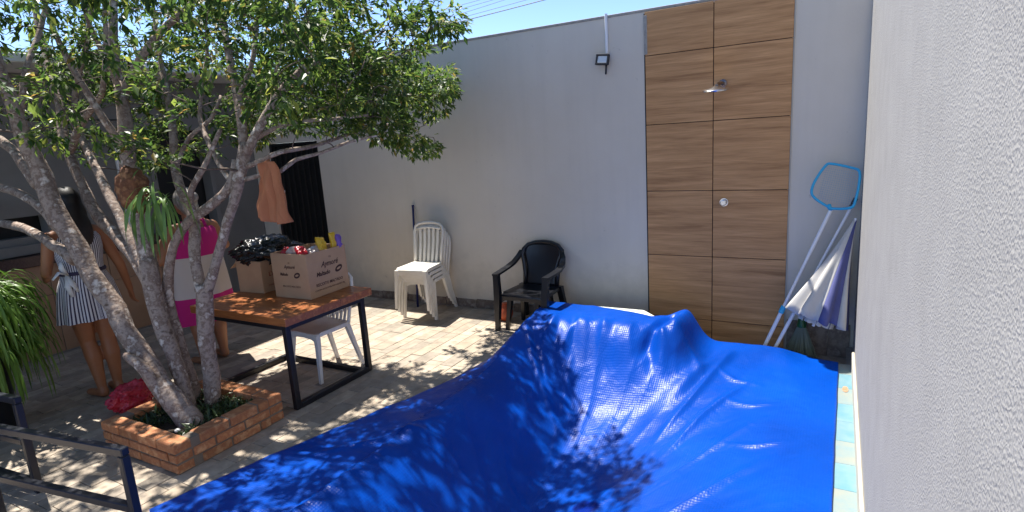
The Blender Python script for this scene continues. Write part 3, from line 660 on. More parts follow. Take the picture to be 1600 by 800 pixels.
def tarp_z(x, y, xl):
    # inside the pool: sag
    u = max(0.0, min(1.0, (x+2.42)/2.50)); v = max(0.0, min(1.0, (y-.42)/(4.86-.42)))
    if u < .34: gu = sm(0, .34, u)
    else: gu = 1-sm(.34, 1.02, u)**.85
    gv = sm(0, .45, v)*(1-sm(.62, 1.0, v)); sag = -.46*gu*gv
    # floor flap left of pool edge rises to the ridge
    rh = ridge_h(y)
    if x < -2.42:
        t = max(0, min(1, (x-xl)/max(.05, (-2.42-xl)))); base = .012+(rh-.012)*math.sin(t*math.pi/2)**1.3
    else:
        base = rh*(1-sm(-2.42, -1.95, x)) if y < 4.4 else None
        base_a = rh*(1-sm(-2.42, -1.95, x))
        hump = .262*sm(3.85, 4.66, y)*(1-sm(-1.22, -.80, x))
        base = max(base_a, hump)+.022
    z = base+sag*(1-sm(4.2, 4.75, y)*(1-sm(-1.3, -.9, x)))
    # radial tension wrinkles running down to the hollow
    d = Vector((x, y, 0))-Vp; r = d.length; th = math.atan2(d.y, d.x)
    env = sm(.25, .9, r)*(1-sm(2.0, 2.9, r))
    wv = noise.noise(Vector((th*5.5, r*.45, 1.7)))
    rid = (1-abs(noise.noise(Vector((th*8.0+3, r*.6, 5.1))))*2.2)
    z += env*(.022*wv+.014*max(0, rid)**2*(.5+.8*noise.noise(Vector((x, y, 8)))))*(1.0 if x > -2.4 else .35)
    # pleats on the far bank
    if x > -2.45:
        pe = sm(4.12, 4.40, y)*(1-sm(4.46, 4.64, y))*sm(-2.42, -2.2, x)*(1-sm(-1.0, -.75, x))
        xs_ = x+.25*(y-4.4); n1_ = noise.noise(Vector((xs_*4.2, y*1.1, 9))); n2_ = noise.noise(Vector((xs_*9.5, y*1.8, 19)))
        z += pe*(.085*(.5-abs(n1_)*1.6)+.035*n2_)
    # the folded-over lump
    lx = x+1.07+(4.8-y)*.10; z += .115*math.exp(-(lx/.095)**2)*sm(4.35, 4.62, y)*(1-sm(4.93, 5.02, y))
    lx2 = x+1.20+(4.7-y)*.35; z -= .05*math.exp(-(lx2/.05)**2)*sm(4.2, 4.45, y)*(1-sm(4.75, 4.85, y))
    lx3 = x+.80+(4.5-y)*.5; z += .03*math.exp(-(lx3/.07)**2)*sm(3.9, 4.3, y)*(1-sm(4.6, 4.8, y))
    z += .042*sm(4.55, 4.85, y)*sm(-1.1, -.8, x)*(1-sm(-.35, .02, x))
    for poly, hgt, wid in CREASES:
        best = 9; tt = 0
        for k in range(len(poly)-1):
            ax_, ay_ = poly[k]; bx_, by_ = poly[k+1]; dx_, dy_ = bx_-ax_, by_-ay_
            t = max(0, min(1, ((x-ax_)*dx_+(y-ay_)*dy_)/(dx_*dx_+dy_*dy_))); q = math.hypot(x-ax_-dx_*t, y-ay_-dy_*t)
            if q < best: best = q; tt = (k+t)/(len(poly)-1)
        if best < wid*3: z += hgt*math.exp(-(best/wid)**1.6)*math.sin(math.pi*(.08+.84*tt))
    # gentle crumple
    z += .010*noise.noise(Vector((x*4, y*4, 3)))*(.4+.6*sm(0, .1, abs(sag)))+.003*noise.noise(Vector((x*10, y*8, 7)))
    # hold the sheet flat on the right rim
    k = sm(-.35, 0.02, x)*(1-sm(4.75, 4.9, y)*0)
    z = z*(1-k)+.018*k
    return max(z, -1.0) if x > -2.45 else max(z, .006)
tp = MB(); uvs = []
for j in range(NV+1):
    v = j/NV
    for i in range(NU+1):
        u = i/NU; yn = .45
        ytmp = yn+(4.9-yn)*v
        xl = lerp_tab(XL, ytmp)+.012*noise.noise(Vector((0, ytmp*5, 2))); xr = min(.085, .05+.013*(ytmp-2.89))+.004*noise.noise(Vector((4, ytmp*4, 2)))
        x = xl+(xr-xl)*u
        y = yn+(tarp_far(x)-yn)*v + (.012*noise.noise(Vector((x*5, 0, 4))) if j == NV else 0)
        tp.v.append(Vector((x, y, tarp_z(x, y, lerp_tab(XL, y))))); uvs.append((x, y))
for j in range(NV):
    for i in range(NU):
        a = j*(NU+1)+i; tp.f.append((a, a+1, a+NU+2, a+NU+1))
tarp = tp.build('pool_cover', M['tarp'], smooth='full', origin=(-1.2, 2.7, 0)); set_uv(tarp, uvs)
so = tarp.modifiers.new('thickness', 'SOLIDIFY'); so.thickness = .004; so.offset = -1
tag(tarp, 'crumpled blue bubble cover sagging into the pool', 'pool cover')
# =================================================================== TREE
tree = thing('tree', 'leafy multi-stemmed tree with pale flaky bark growing in the brick planter', 'tree', (-3.8, 2.1, .1))
SK = []           # skeleton points for twigs
def limb(pts, name='branch', n=10, wob=.16):
    P, Rr = [], []
    for px, py, y, w in pts:
        d = ray(px, py); t = y/d.y; P.append(CAM+d*t); Rr.append(w*(.27 if w > 24 else .30)/F_PX*t)
    # Catmull-Rom refinement
    Q, S = [], []
    for i in range(len(P)-1):
        p0 = P[max(i-1, 0)]; p1 = P[i]; p2 = P[i+1]; p3 = P[min(i+2, len(P)-1)]
        k = max(2, int((p2-p1).length/.07))
        for a in range(k):
            t = a/k
            q = .5*((2*p1)+(p2-p0)*t+(2*p0-5*p1+4*p2-p3)*t*t+(3*p1-p0-3*p2+p3)*t**3)
            jit = Vector((noise.noise(q*4), noise.noise(q*4+Vector((9,0,0))), noise.noise(q*4+Vector((0,9,0)))))*.35*Rr[i]
            Q.append(q+jit*(1 if 0 < i+t else 0)); S.append((Rr[i]*(1-t)+Rr[i+1]*t)*(1+.10*noise.noise(q*9)))
    Q.append(P[-1]); S.append(Rr[-1])
    MB().tube(Q, S, n, wob=wob).build(name, M['bark'], tree, smooth='full')
    for q, r in zip(Q, S):
        if q.z > 1.25: SK.append((q.copy(), r))
T = 'trunk'
# stem leaning left
limb([(305,690,2.03,82),(298,662,2.03,70),(262,612,2.03,60),(215,545,2.02,56),(170,470,2.02,53),(128,400,2.02,52),(92,335,2.01,52),(62,272,2.0,48),(36,205,1.98,42),(12,150,1.96,38),(-8,90,1.95,34),(-40,-20,1.95,28),(-60,-160,2.1,18)], T, 14)
limb([(262,625,2.02,40),(228,580,1.96,32),(205,562,1.93,26),(195,555,1.92,16)], 'branch_stub')
limb([(118,405,2.02,40),(75,375,2.02,26),(35,356,2.04,22),(-20,342,2.08,18),(-120,300,2.2,12)])
limb([(92,355,2.02,36),(62,322,2.0,26),(25,300,2.0,22),(-25,282,2.0,18),(-140,200,2.0,10)])
limb([(60,290,2.0,34),(20,235,2.02,26),(-25,190,2.05,20),(-120,60,2.1,10)])
limb([(30,190,1.98,20),(40,110,2.1,15),(66,40,2.3,12),(80,-80,2.5,8)])
# middle stem
limb([(296,640,2.16,44),(282,590,2.17,40),(265,540,2.18,42),(248,490,2.2,46),(238,440,2.22,52),(230,405,2.24,50)], T, 14)
limb([(242,450,2.22,50),(205,395,2.26,36),(170,355,2.3,34),(140,318,2.32,30),(118,268,2.36,26),(100,215,2.42,24),(92,165,2.5,22),(72,90,2.6,18),(55,10,2.7,14),(40,-120,2.8,9)])
limb([(108,240,2.4,20),(130,190,2.3,18),(160,140,2.3,15),(165,60,2.35,12),(160,-40,2.4,8)])
limb([(225,415,2.24,40),(192,350,2.28,27),(168,300,2.34,24),(148,255,2.40,20),(128,215,2.5,18),(118,150,2.55,15),(135,70,2.6,12),(150,-40,2.7,8)])
limb([(234,420,2.24,52),(222,360,2.27,44),(210,310,2.28,44),(202,260,2.30,42),(196,210,2.34,40),(192,165,2.38,38),(188,130,2.42,32)], T, 12)
limb([(200,240,2.30,20),(165,190,2.2,18),(140,150,2.15,17),(118,115,2.1,15),(85,50,2.05,13),(60,-30,2.0,9)])
limb([(190,150,2.40,26),(178,90,2.45,24),(176,40,2.5,21),(180,-30,2.6,16),(190,-160,2.8,9)])
limb([(190,160,2.40,26),(208,110,2.45,23),(235,70,2.5,20),(262,40,2.55,18),(300,5,2.6,14),(345,-60,2.8,9)])
limb([(188,140,2.40,14),(165,90,2.3,13),(140,40,2.2,12),(125,-20,2.1,9)])
# curved link and right stems
limb([(312,640,2.27,34),(296,585,2.28,34),(280,530,2.29,32),(264,480,2.30,32),(263,430,2.31,28),(272,385,2.33,26),(292,348,2.36,26),(322,326,2.40,24),(350,304,2.46,24),(364,280,2.50,26),(370,250,2.54,24)], T, 12)
limb([(338,655,2.30,58),(335,620,2.30,46),(328,570,2.31,44),(322,520,2.32,44),(318,470,2.33,46),(318,445,2.34,44)], T, 14)
limb([(314,455,2.34,34),(306,410,2.38,32),(304,365,2.42,34),(300,335,2.45,30),(285,300,2.50,26),(272,255,2.56,22),(270,205,2.62,20),(262,150,2.7,16),(250,90,2.8,13),(240,20,2.9,10),(235,-90,3.0,7)])
limb([(300,340,2.45,18),(298,300,2.46,16),(318,262,2.5,14),(330,235,2.55,12),(345,200,2.6,10)])
limb([(322,458,2.34,34),(336,415,2.38,27),(350,365,2.43,24),(365,318,2.47,28),(372,285,2.50,34),(380,250,2.54,36),(384,225,2.58,34)], T, 12)
limb([(382,235,2.56,26),(378,195,2.60,24),(370,150,2.66,22),(362,105,2.72,20),(352,55,2.8,17),(342,0,2.9,14),(335,-110,3.1,8)])
limb([(372,150,2.66,14),(392,105,2.75,14),(400,50,2.85,12),(405,-20,3.0,9)])
limb([(385,240,2.56,28),(402,205,2.62,25),(420,170,2.70,22),(442,140,2.8,20),(470,112,2.9,16),(505,90,3.15,13),(545,65,3.5,10),(590,40,3.8,7)])
limb([(425,168,2.72,13),(432,110,2.85,12),(445,50,3.0,10),(460,-30,3.15,7)])
limb([(470,112,2.9,10),(520,130,3.3,11),(570,140,3.8,10),(620,148,4.3,8),(665,150,4.6,5)])
limb([(380,262,2.54,16),(410,250,2.56,12),(440,238,2.62,12),(475,232,2.75,11),(510,222,3.1,10),(550,208,3.55,9),(595,195,4.05,7),(640,200,4.45,4)])
limb([(384,280,2.52,14),(410,272,2.54,11),(438,268,2.58,11),(462,250,2.68,11),(500,240,2.8,9),(545,222,2.95,8),(590,212,3.1,5)])
limb([(395,220,2.60,14),(430,200,2.7,12),(470,190,2.8,11),(520,186,2.95,9),(575,180,3.1,6)])
limb([(362,285,2.50,12),(345,262,2.52,12),(325,222,2.6,13),(312,180,2.7,11),(318,120,2.8,9),(325,60,2.95,7)])
limb([(275,260,2.56,12),(295,215,2.65,11),(330,185,2.7,10),(345,150,2.8,8)])
limb([(262,150,2.7,12),(225,110,2.9,10),(205,60,3.1,8)])

# ---- crown
def inpoly(x, y, P):
    c = False; j = len(P)-1
    for i in range(len(P)):
        if (P[i][1] > y) != (P[j][1] > y) and x < (P[j][0]-P[i][0])*(y-P[i][1])/(P[j][1]-P[i][1])+P[i][0]: c = not c
        j = i
    return c
CROWN = [(-900,-2500),(800,-2500),(742,-60),(736,20),(728,52),(700,84),(668,80),(640,92),(714,104),(716,150),(700,178),(668,196),(690,228),(684,244),(648,250),(618,236),(575,222),(520,214),(470,206),(430,210),(400,235),(370,222),(345,245),(300,240),(262,268),(225,275),(180,284),(150,276),(110,255),(60,235),(0,190),(-900,260)]
random.seed(21)
from mathutils.kdtree import KDTree
centres = []
CE, CR = Vector((-4.25, 2.45, 2.62)), Vector((2.2, 1.52, .88))
tries = 0
while len(centres) < 920 and tries < 60000:
    tries += 1
    q = Vector((rnd(-1,1), rnd(-1,1), rnd(-1,1)))
    L = q.length
    if L > 1 or L < .25: continue
    p = Vector((CE.x+q.x*CR.x, CE.y+q.y*CR.y, CE.z+q.z*CR.z))
    if p.z < 1.80: continue
    px, py = project(p)
    if 0 < py and -100 < px < 1700 and not inpoly(px, py, CROWN): continue
    if noise.noise(p*1.9) < -.07+.25*(.5-L): continue
    if 0 < px < 345 and 120 < py < 300 and rnd(0,1) > .62: continue
    if 0 < px < 400 and p.y < 2.45 and py > 0 and rnd(0,1) > .30: continue
    if px < 0 and p.z < 2.3 and rnd(0,1) > .4: continue
    if py < -100 and rnd(0,1) > .33: continue
    centres.append(p)
# extra clusters along the right lobes
for (px, py, y, sp, n) in ((690,25,3.7,26,16),(650,40,3.7,30,16),(692,130,4.65,22,34),(655,150,4.6,30,40),(612,120,4.0,36,34),(660,222,4.5,20,16),(605,200,3.95,26,22),(560,160,3.65,40,32),(520,140,3.5,40,28),(540,60,3.5,50,26),(600,-30,3.7,60,18),(480,-60,3.6,60,14)):
    for k in range(n):
        a, b = px+random.gauss(0, sp*.6), py+random.gauss(0, sp*.6)
        if inpoly(a, b, CROWN) or b < 0: centres.append(atY(a, b, y+random.gauss(0, .22)))
pts = [p for p, r in SK]; rad = [r for p, r in SK]
def nearest(kd, c):
    best = None
    for co, i, d in kd.find_n(c, 6):
        s = d+max(0, co.z-c.z-.15)*.8
        if best is None or s < best[0]: best = (s, i)
    return best[1]
def mk(): 
    kd = KDTree(len(pts))
    for i, p in enumerate(pts): kd.insert(p, i)
    kd.balance(); return kd
kd = mk(); order = sorted(centres, key=lambda c: kd.find(c)[2])
tw = MB(); dirs = []
for k, c in enumerate(order):
    if k % 40 == 0: kd = mk()
    i = nearest(kd, c); p0 = pts[i]; r0 = min(rad[i]*.55, .004+.010*(c-p0).length)
    mid = (p0+c)/2+Vector((rnd(-.05,.05), rnd(-.05,.05), rnd(-.02,.08)))*min(1, (c-p0).length*2)
    q1 = p0*.6+mid*.4+Vector((0,0,.01)); q2 = mid*.5+c*.5
    r0 = max(r0, .0035)
    tw.tube([p0, q1, mid, q2, c], [r0, r0*.85, r0*.7, r0*.5, .0022], 4, cap=False)
    for q, r in ((mid, r0*.7), (q2, r0*.5), (c, .003)): pts.append(q); rad.append(r)
    dirs.append((c, (c-mid).normalized()))
tag(tw.build('twigs', M['twig'], tree, smooth='full'), kind='stuff')
lv = []; lf = []
for c, dr in dirs:
    n = random.randint(30, 46); rr = rnd(.10, .19)
    # a few short shoots in each cluster
    shoots = []
    for s_ in range(5):
        sd = (dr*.7+Vector((rnd(-1,1), rnd(-1,1), rnd(-.7,.6)))).normalized(); shoots.append(sd)
    for k in range(n):
        sd = random.choice(shoots); t = rnd(.15, 1)*rr
        p = c+sd*t+Vector((rnd(-1,1), rnd(-1,1), rnd(-1,1)))*.022
        px, py = project(p)
        if 0 < py and -50 < px < 1650 and not inpoly(px, py, CROWN): continue
        ax = (sd+Vector((rnd(-1,1), rnd(-1,1), rnd(-1.0,.5)))*.9).normalized()
        L = rnd(.036, .080)*(1 if rnd(0,1) > .2 else .7); W = L*rnd(.36, .50)
        side = ax.cross(Vector((rnd(-.5,.5), rnd(-.5,.5), 1))).normalized(); nn = side.cross(ax)
        b = len(lv); m1 = p+ax*L*.45
        lv += [p, m1+side*W/2+nn*W*.12, p+ax*L-nn*L*.12, m1-side*W/2+nn*W*.12, m1-nn*W*.10]
        lf += [(b, b+4, b+1), (b+1, b+4, b+2), (b, b+3, b+4), (b+3, b+2, b+4)]
print('leaves', len(lv)//5)
lm = MB(); lm.v = lv; lm.f = lf
def fast_build(mb, name, mt, parent):
    me = bpy.data.meshes.new(name); b = wloc(parent); me.from_pydata([tuple(v-b) for v in mb.v], [], mb.f); me.update()
    o = bpy.data.objects.new(name, me); col.objects.link(o); o.parent = parent; me.materials.append(mt); return o
tag(fast_build(lm, 'crown', M['leaf'], tree), kind='stuff')

# staghorn fern on the trunk
bp = atY(208, 296, 2.13)
sf = thing('staghorn_fern', 'staghorn fern with brown shield and drooping green fronds clinging to the trunk', 'fern', bp-Vector((0,0,.14)))
crumple(bp, (.105, .09, .15), 3, amp=.16, sub=4).build('shield', M['shield'], sf, smooth='full')
random.seed(31)
fr = MB()
fc = atY(246, 300, 2.12)
for k in range(34):
    a = rnd(0, 2*math.pi); s = MB()
    strap_leaf(s, fc+Vector((rnd(-.08,.08), rnd(-.07,.07), rnd(-.06,.06))), (math.cos(a)*.8-.1, math.sin(a)*.7-.3, rnd(-.3,.7)), rnd(.22,.46), rnd(.016,.032), rnd(5,11), 6, rnd(-.5,.5))
    s.build('frond', M['frond'], sf, smooth='full')

# ------------------------------------------------------------------- planter
PX0, PX1, PY0, PY1, PH = -4.25, -3.41, 1.73, 2.52, .20
pl = thing('brick_planter', 'low square orange brick planter around the foot of the tree', 'planter', ((PX0+PX1)/2, (PY0+PY1)/2, 0))
bt = .11; nrow = 3; rh = PH/nrow
mo = MB()
e = .011
mo.box(((PX0+PX1)/2, PY0+bt/2, PH/2-.003), (PX1-PX0-2*e, bt-2*e, PH-.008)); mo.box(((PX0+PX1)/2, PY1-bt/2, PH/2-.003), (PX1-PX0-2*e, bt-2*e, PH-.008))
mo.box((PX0+bt/2, (PY0+PY1)/2, PH/2-.003), (bt-2*e, PY1-PY0-2*bt+2*e, PH-.008)); mo.box((PX1-bt/2, (PY0+PY1)/2, PH/2-.003), (bt-2*e, PY1-PY0-2*bt+2*e, PH-.008))
mo.build('mortar', M['mortar'], pl)
random.seed(41)
for r in range(nrow):
    z = rh*(r+.5); gap = .014; off = .11 if r % 2 else 0
    for side in range(4):
        horiz = side < 2; a0, a1 = (PX0, PX1) if horiz else (PY0+bt, PY1-bt)
        p = a0-(off if horiz else off-.05)
        while p < a1-.02:
            s0, s1 = max(p, a0), min(p+.215, a1)
            if s1-s0 > .014:
                c = (s0+s1)/2; jx = rnd(-.002, .002)
                if horiz: cc, sz = (c, (PY0+bt/2 if side == 0 else PY1-bt/2)+jx, z), (s1-s0-gap, bt, rh-gap*(.85 if r < 2 else .5))
                else: cc, sz = ((PX0+bt/2 if side == 2 else PX1-bt/2)+jx, c, z), (bt, s1-s0-gap, rh-gap*(.85 if r < 2 else .5))
                MB().box(cc, sz, Matrix.Rotation(rnd(-.012,.012), 3, 'Z'), bev=.005).build('brick', M['brick'], pl)
            p += .215
so = MB().grid(lambda u, v: (PX0+bt+(PX1-PX0-2*bt)*u, PY0+bt+(PY1-PY0-2*bt)*v, .135+.02*noise.noise(Vector((u*5, v*5, 1)))), 24, 24)
so.build('soil', M['soil'], pl, smooth='full')
gc = MB()
for k in range(900):
    p = Vector((rnd(PX0+bt+.02, PX1-bt-.02), rnd(PY0+bt+.02, PY1-bt-.02), .13))
    if noise.noise(p*6) < -.15: continue
    a = rnd(0, 6.28); strap_leaf(gc, p, (math.cos(a)*.6, math.sin(a)*.6, rnd(.5, 1.6)), rnd(.04, .12), rnd(.008, .018), rnd(4, 10), 3)
o = gc.build('ground_cover', M['groundcover'], local=True)
o.location = (0, 0, 0); tag(o, 'small dark green plants carpeting the soil in the brick planter', 'ground cover', kind='stuff')
pebble = crumple((-3.66, 1.90, .165), (.022, .018, .014), 8, .12, 2); tag(pebble.build('white_pebble', M['white_paint'], smooth='full'), 'small white pebble lying in the planter in front of the trunks', 'pebble')
# red plastic bag against the planter
rb = crumple(atZ(206, 620, .10)+Vector((0, 0, .0)), (.09, .155, .11), 12, .30, 5, 2.2, flat=.78)
rb.build('x', M['red_bag']) if False else None
tag(rb.build('plastic_bag', M['red_bag'], smooth='full'), 'crumpled red plastic bag leaning on the planter behind the trunk', 'plastic bag')

# ------------------------------------------------------------------- table and what is on it
TX0, TX1, TY0, TY1, TZ = -4.50, -3.375, 2.61, 3.50, .725
tb = thing('table', 'wooden table with black steel frame legs beside the tree', 'table', ((TX0+TX1)/2, (TY0+TY1)/2, 0))
nb = 5; bwid = (TY1-TY0)/nb
for i in range(nb):
    MB().box(((TX0+TX1)/2, TY0+bwid*(i+.5), TZ-.03), (TX1-TX0, bwid-.0015, .06), bev=.003).build('board', M['table_wood'], tb)
lw = .045
for x in (TX0+.10, TX1-.065):
    f = MB(); f.box((x, TY0+.05, .333), (lw, lw, .66), bev=.004); f.build('leg', M['black_metal'], tb)
    f = MB(); f.box((x, TY1-.075, .333), (lw, lw, .66), bev=.004); f.build('leg', M['black_metal'], tb)
    f = MB(); f.box((x, (TY0+TY1)/2-.012, .0235), (lw, TY1-TY0-.125-lw, lw), bev=.004); f.build('floor_bar', M['black_metal'], tb)
    f = MB(); f.box((x, (TY0+TY1)/2-.012, .641), (lw, TY1-TY0-.125-lw, lw*.9), bev=.004); f.build('top_bar', M['black_metal'], tb)
for y in (TY0+.05, TY1-.075):
    MB().box(((TX0+TX1)/2+.017, y, .641), (TX1-TX0-.165-lw, lw*.9, lw*.9), bev=.004).build('rail', M['black_metal'], tb)
MB().box(((TX0+TX1)/2+.017, TY1-.14, .0235), (TX1-TX0-.165-lw, lw, lw*.96), bev=.004).build('floor_bar', M['black_metal'], tb)

def carton(label, xa, xb, ya, yb, h, rot, z0):
    c = Vector(((xa+xb)/2, (ya+yb)/2, z0)); t = thing('cardboard_box', label, 'box', c)
    hx, hy = (xb-xa)/2, (yb-ya)/2; th = .006; Rm = rz3(rot)
    for nm, cc, sz in (('panel', (0, -hy+th/2, h/2), (2*hx, th, h)), ('panel', (0, hy-th/2, h/2), (2*hx, th, h)), ('panel', (-hx+th/2, 0, h/2), (th, 2*hy-2*th, h)), ('panel', (hx-th/2, 0, h/2), (th, 2*hy-2*th, h)), ('bottom', (0, 0, .004), (2*hx-2*th, 2*hy-2*th, .006))):
        MB().box(c+Rm@Vector(cc), sz, Rm, bev=.0012).build(nm, M['card'], t)
    return t, c, Rm, hx, hy
bz = TZ+.002
t2, c2, R2, hx2, hy2 = carton('open cardboard box with brown lettering full of colourful packets', -3.99, -3.595, 3.04, 3.475, .365, R(2), bz)
def face_text(t, c, Rm, hx, hy, face, items):
    t = [q for q in t.children if q.name.split('.')[0] == 'panel'][3 if face == 'x' else 0]
    for kind, a, z, data in items:
        if face == 'x': pos = c+Rm@Vector((hx+.0008, a, z)); xd, yd = Rm@Vector((0,1,0)), Vector((0,0,1))
        else: pos = c+Rm@Vector((a, -hy-.0008, z)); xd, yd = Rm@Vector((1,0,0)), Vector((0,0,1))
        if kind == 't': text_part(data[0], data[1], pos, xd, yd, data[2], t, shear=data[3], squeeze=data[4], bold=data[5])
        elif kind == 'o':
            s = MB(); nrm = xd.cross(yd); s.prism([pos+xd*data[0]*math.cos(q*math.pi/12)+yd*data[1]*math.sin(q*math.pi/12)+yd*xd.length*.25*data[0]*math.cos(q*math.pi/12) for q in range(24)], nrm*.0006); s.build('oval_logo', M['ink'], t)
            s = MB(); s.prism([pos+nrm*.0008+xd*data[0]*.55*math.cos(q*math.pi/8)+yd*(data[1]*.35*math.sin(q*math.pi/8)+.12*data[0]*math.cos(q*math.pi/8)) for q in range(16)], nrm*.0006); s.build('logo_centre', M['card'], t)
slx = .22
face_text(t2, c2, R2, hx2, hy2, 'x', [('t', .03, .295, ('Os', .022, M['ink'], .2, 1, 0)), ('t', .02, .232, ('Aymoré', .062, M['ink'], .35, .9, .0012)), ('t', -.06, .165, ('Maltado', .048, M['ink'], .25, .95, .0014)), ('o', .115, .185, (.042, .026)), ('t', 0, .085, ('BISCOITO MALTADO', .034, M['ink'], 0, .92, .0006)), ('t', .0, .048, ('CONTEM 20 PACOTES PESO LIQUIDO 4kg', .018, M['ink'], 0, 1.0, 0))])
face_text(t2, c2, R2, hx2, hy2, 'y', [('t', .0, .285, ('Os', .018, M['ink'], .2, 1, 0)), ('t', .0, .245, ('Aymoré', .040, M['ink'], .35, .9, .001)), ('t', -.07, .185, ('Maltado', .034, M['ink'], .25, .8, .001)), ('o', .075, .192, (.034, .023)), ('t', 0, .09, ('BISCOITO MALTADO', .022, M['ink'], 0, .95, 0))])
t1, c1, R1, hx1, hy1 = carton('cardboard box with faded red lettering under the black bag', -4.48, -4.19, 3.06, 3.42, .275, R(4), bz)
face_text(t1, c1, R1, hx1, hy1, 'x', [('t', 0, .135, ("L'AGUITA", .052, M['ink_red'], 0, .95, .001)), ('t', 0, .05, ('CONTEUDO 12 UNIDADES', .02, M['ink_red'], 0, 1, 0))])
# an open flap on the left box
p = c1+R1@Vector((-hx1, 0, .272)); MB().box(p+R1@Vector((-.045, 0, -.035)), (.12, .33, .004), R1@Matrix.Rotation(R(-38), 3, 'Y')).build('flap', M['card_in'], t1)
bb = crumple((-4.34, 3.27, bz+.325), (.25, .23, .115), 22, .30, 5, 2.0, crease=1.1)
tag(bb.build('plastic_bag', M['black_bag'], smooth='full'), 'crumpled shiny black plastic bag on top of the left cardboard box', 'plastic bag')
# packets in the box
def pillow(c, size, rot, seed, mt, name, label, cat):
    s = MB(); nu = 14; c = Vector(c)
    for sg in (1, -1):
        base = len(s.v)
        for j in range(nu+1):
            for i in range(nu+1):
                u, v = i/nu*2-1, j/nu*2-1; hh = (max(0, 1-u**4)*max(0, 1-v**4))**.5
                w = 1+.06*noise.noise(Vector((u*2+seed, v*2, 3)))
                pt = Vector((u*size[0]*w*(1-.06*(1-abs(v))), v*size[1]*w, sg*(hh*size[2]*(1+.5*noise.noise(Vector((u*2.5, v*2.5+seed, sg)))))))
                s.v.append(c+rot@pt)
        for j in range(nu):
            for i in range(nu):
                a = base+j*(nu+1)+i; q = (a, a+1, a+nu+2, a+nu+1); s.f.append(q if sg > 0 else q[::-1])
    tag(s.build(name, mt, smooth='full'), label, cat)
E3 = lambda x, y, z: Euler((R(x), R(y), R(z))).to_matrix()
zt = bz+.33
pillow((-3.680, 3.30, zt+.055), (.045, .075, .03), E3(70, 10, 95), 1, M['yellow'], 'packet', 'yellow packet poking out of the front box, left of the purple one', 'packet')
pillow((-3.650, 3.405, zt+.075), (.03, .075, .02), E3(82, 0, 80), 2, M['yellow'], 'packet', 'narrow tall yellow packet at the back corner of the front box', 'packet')
pillow((-3.625, 3.44, zt+.07), (.03, .06, .02), E3(80, 5, 110), 3, M['purple'], 'packet', 'purple packet at the far right corner of the front box', 'packet')
pillow((-3.720, 3.24, zt+.01), (.07, .09, .04), E3(12, -10, 20), 4, M['clearp'], 'packet', 'clear plastic packet in the middle of the front box', 'packet')
pillow((-3.820, 3.17, zt+.02), (.08, .08, .045), E3(-8, 10, 40), 5, M['clearp'], 'packet', 'clear crinkled packet at the left in the front box', 'packet')
pillow((-3.740, 3.14, zt+.03), (.045, .06, .035), E3(30, 10, 70), 6, M['redp'], 'packet', 'round red packet near the front corner of the box', 'packet')
pillow((-3.890, 3.11, zt+.02), (.04, .06, .03), E3(40, 20, 10), 7, M['redp'], 'packet', 'small dark red packet at the left edge of the box', 'packet')
pillow((-3.680, 3.27, zt+.012), (.035, .05, .025), E3(30, 10, 60), 8, M['pinkp'], 'packet', 'small pink packet inside the front edge of the box', 'packet')
# a length of white hose behind the box: back rim of the chair is separate
def nest(t, part, *kids):
    base = [q for q in t.children if q.name.split('.')[0] == part][0]
    for q in list(t.children):
        if q.name.split('.')[0] in kids: q.parent = base
for t_, p_, k_ in ((fl, 'housing', ('bezel', 'lamp_glass', 'cable_stub')), (gt, 'gate_sheet', ('gate_rib', 'gate_latch')), (sv, 'valve_plate', ('valve_knob',)), (sh, 'arm', ('wall_flange',)), (sf, 'shield', ('frond',)), (ct, 'counter_body', ('front_tile',)), (hs, 'wall', ('wall_groove', 'door_frame', 'pilaster')), (hs, 'roof_slab', ('roof_top',)), (bw, 'wall_body', ('wall_cap', 'cement_patch'))): nest(t_, p_, *k_)
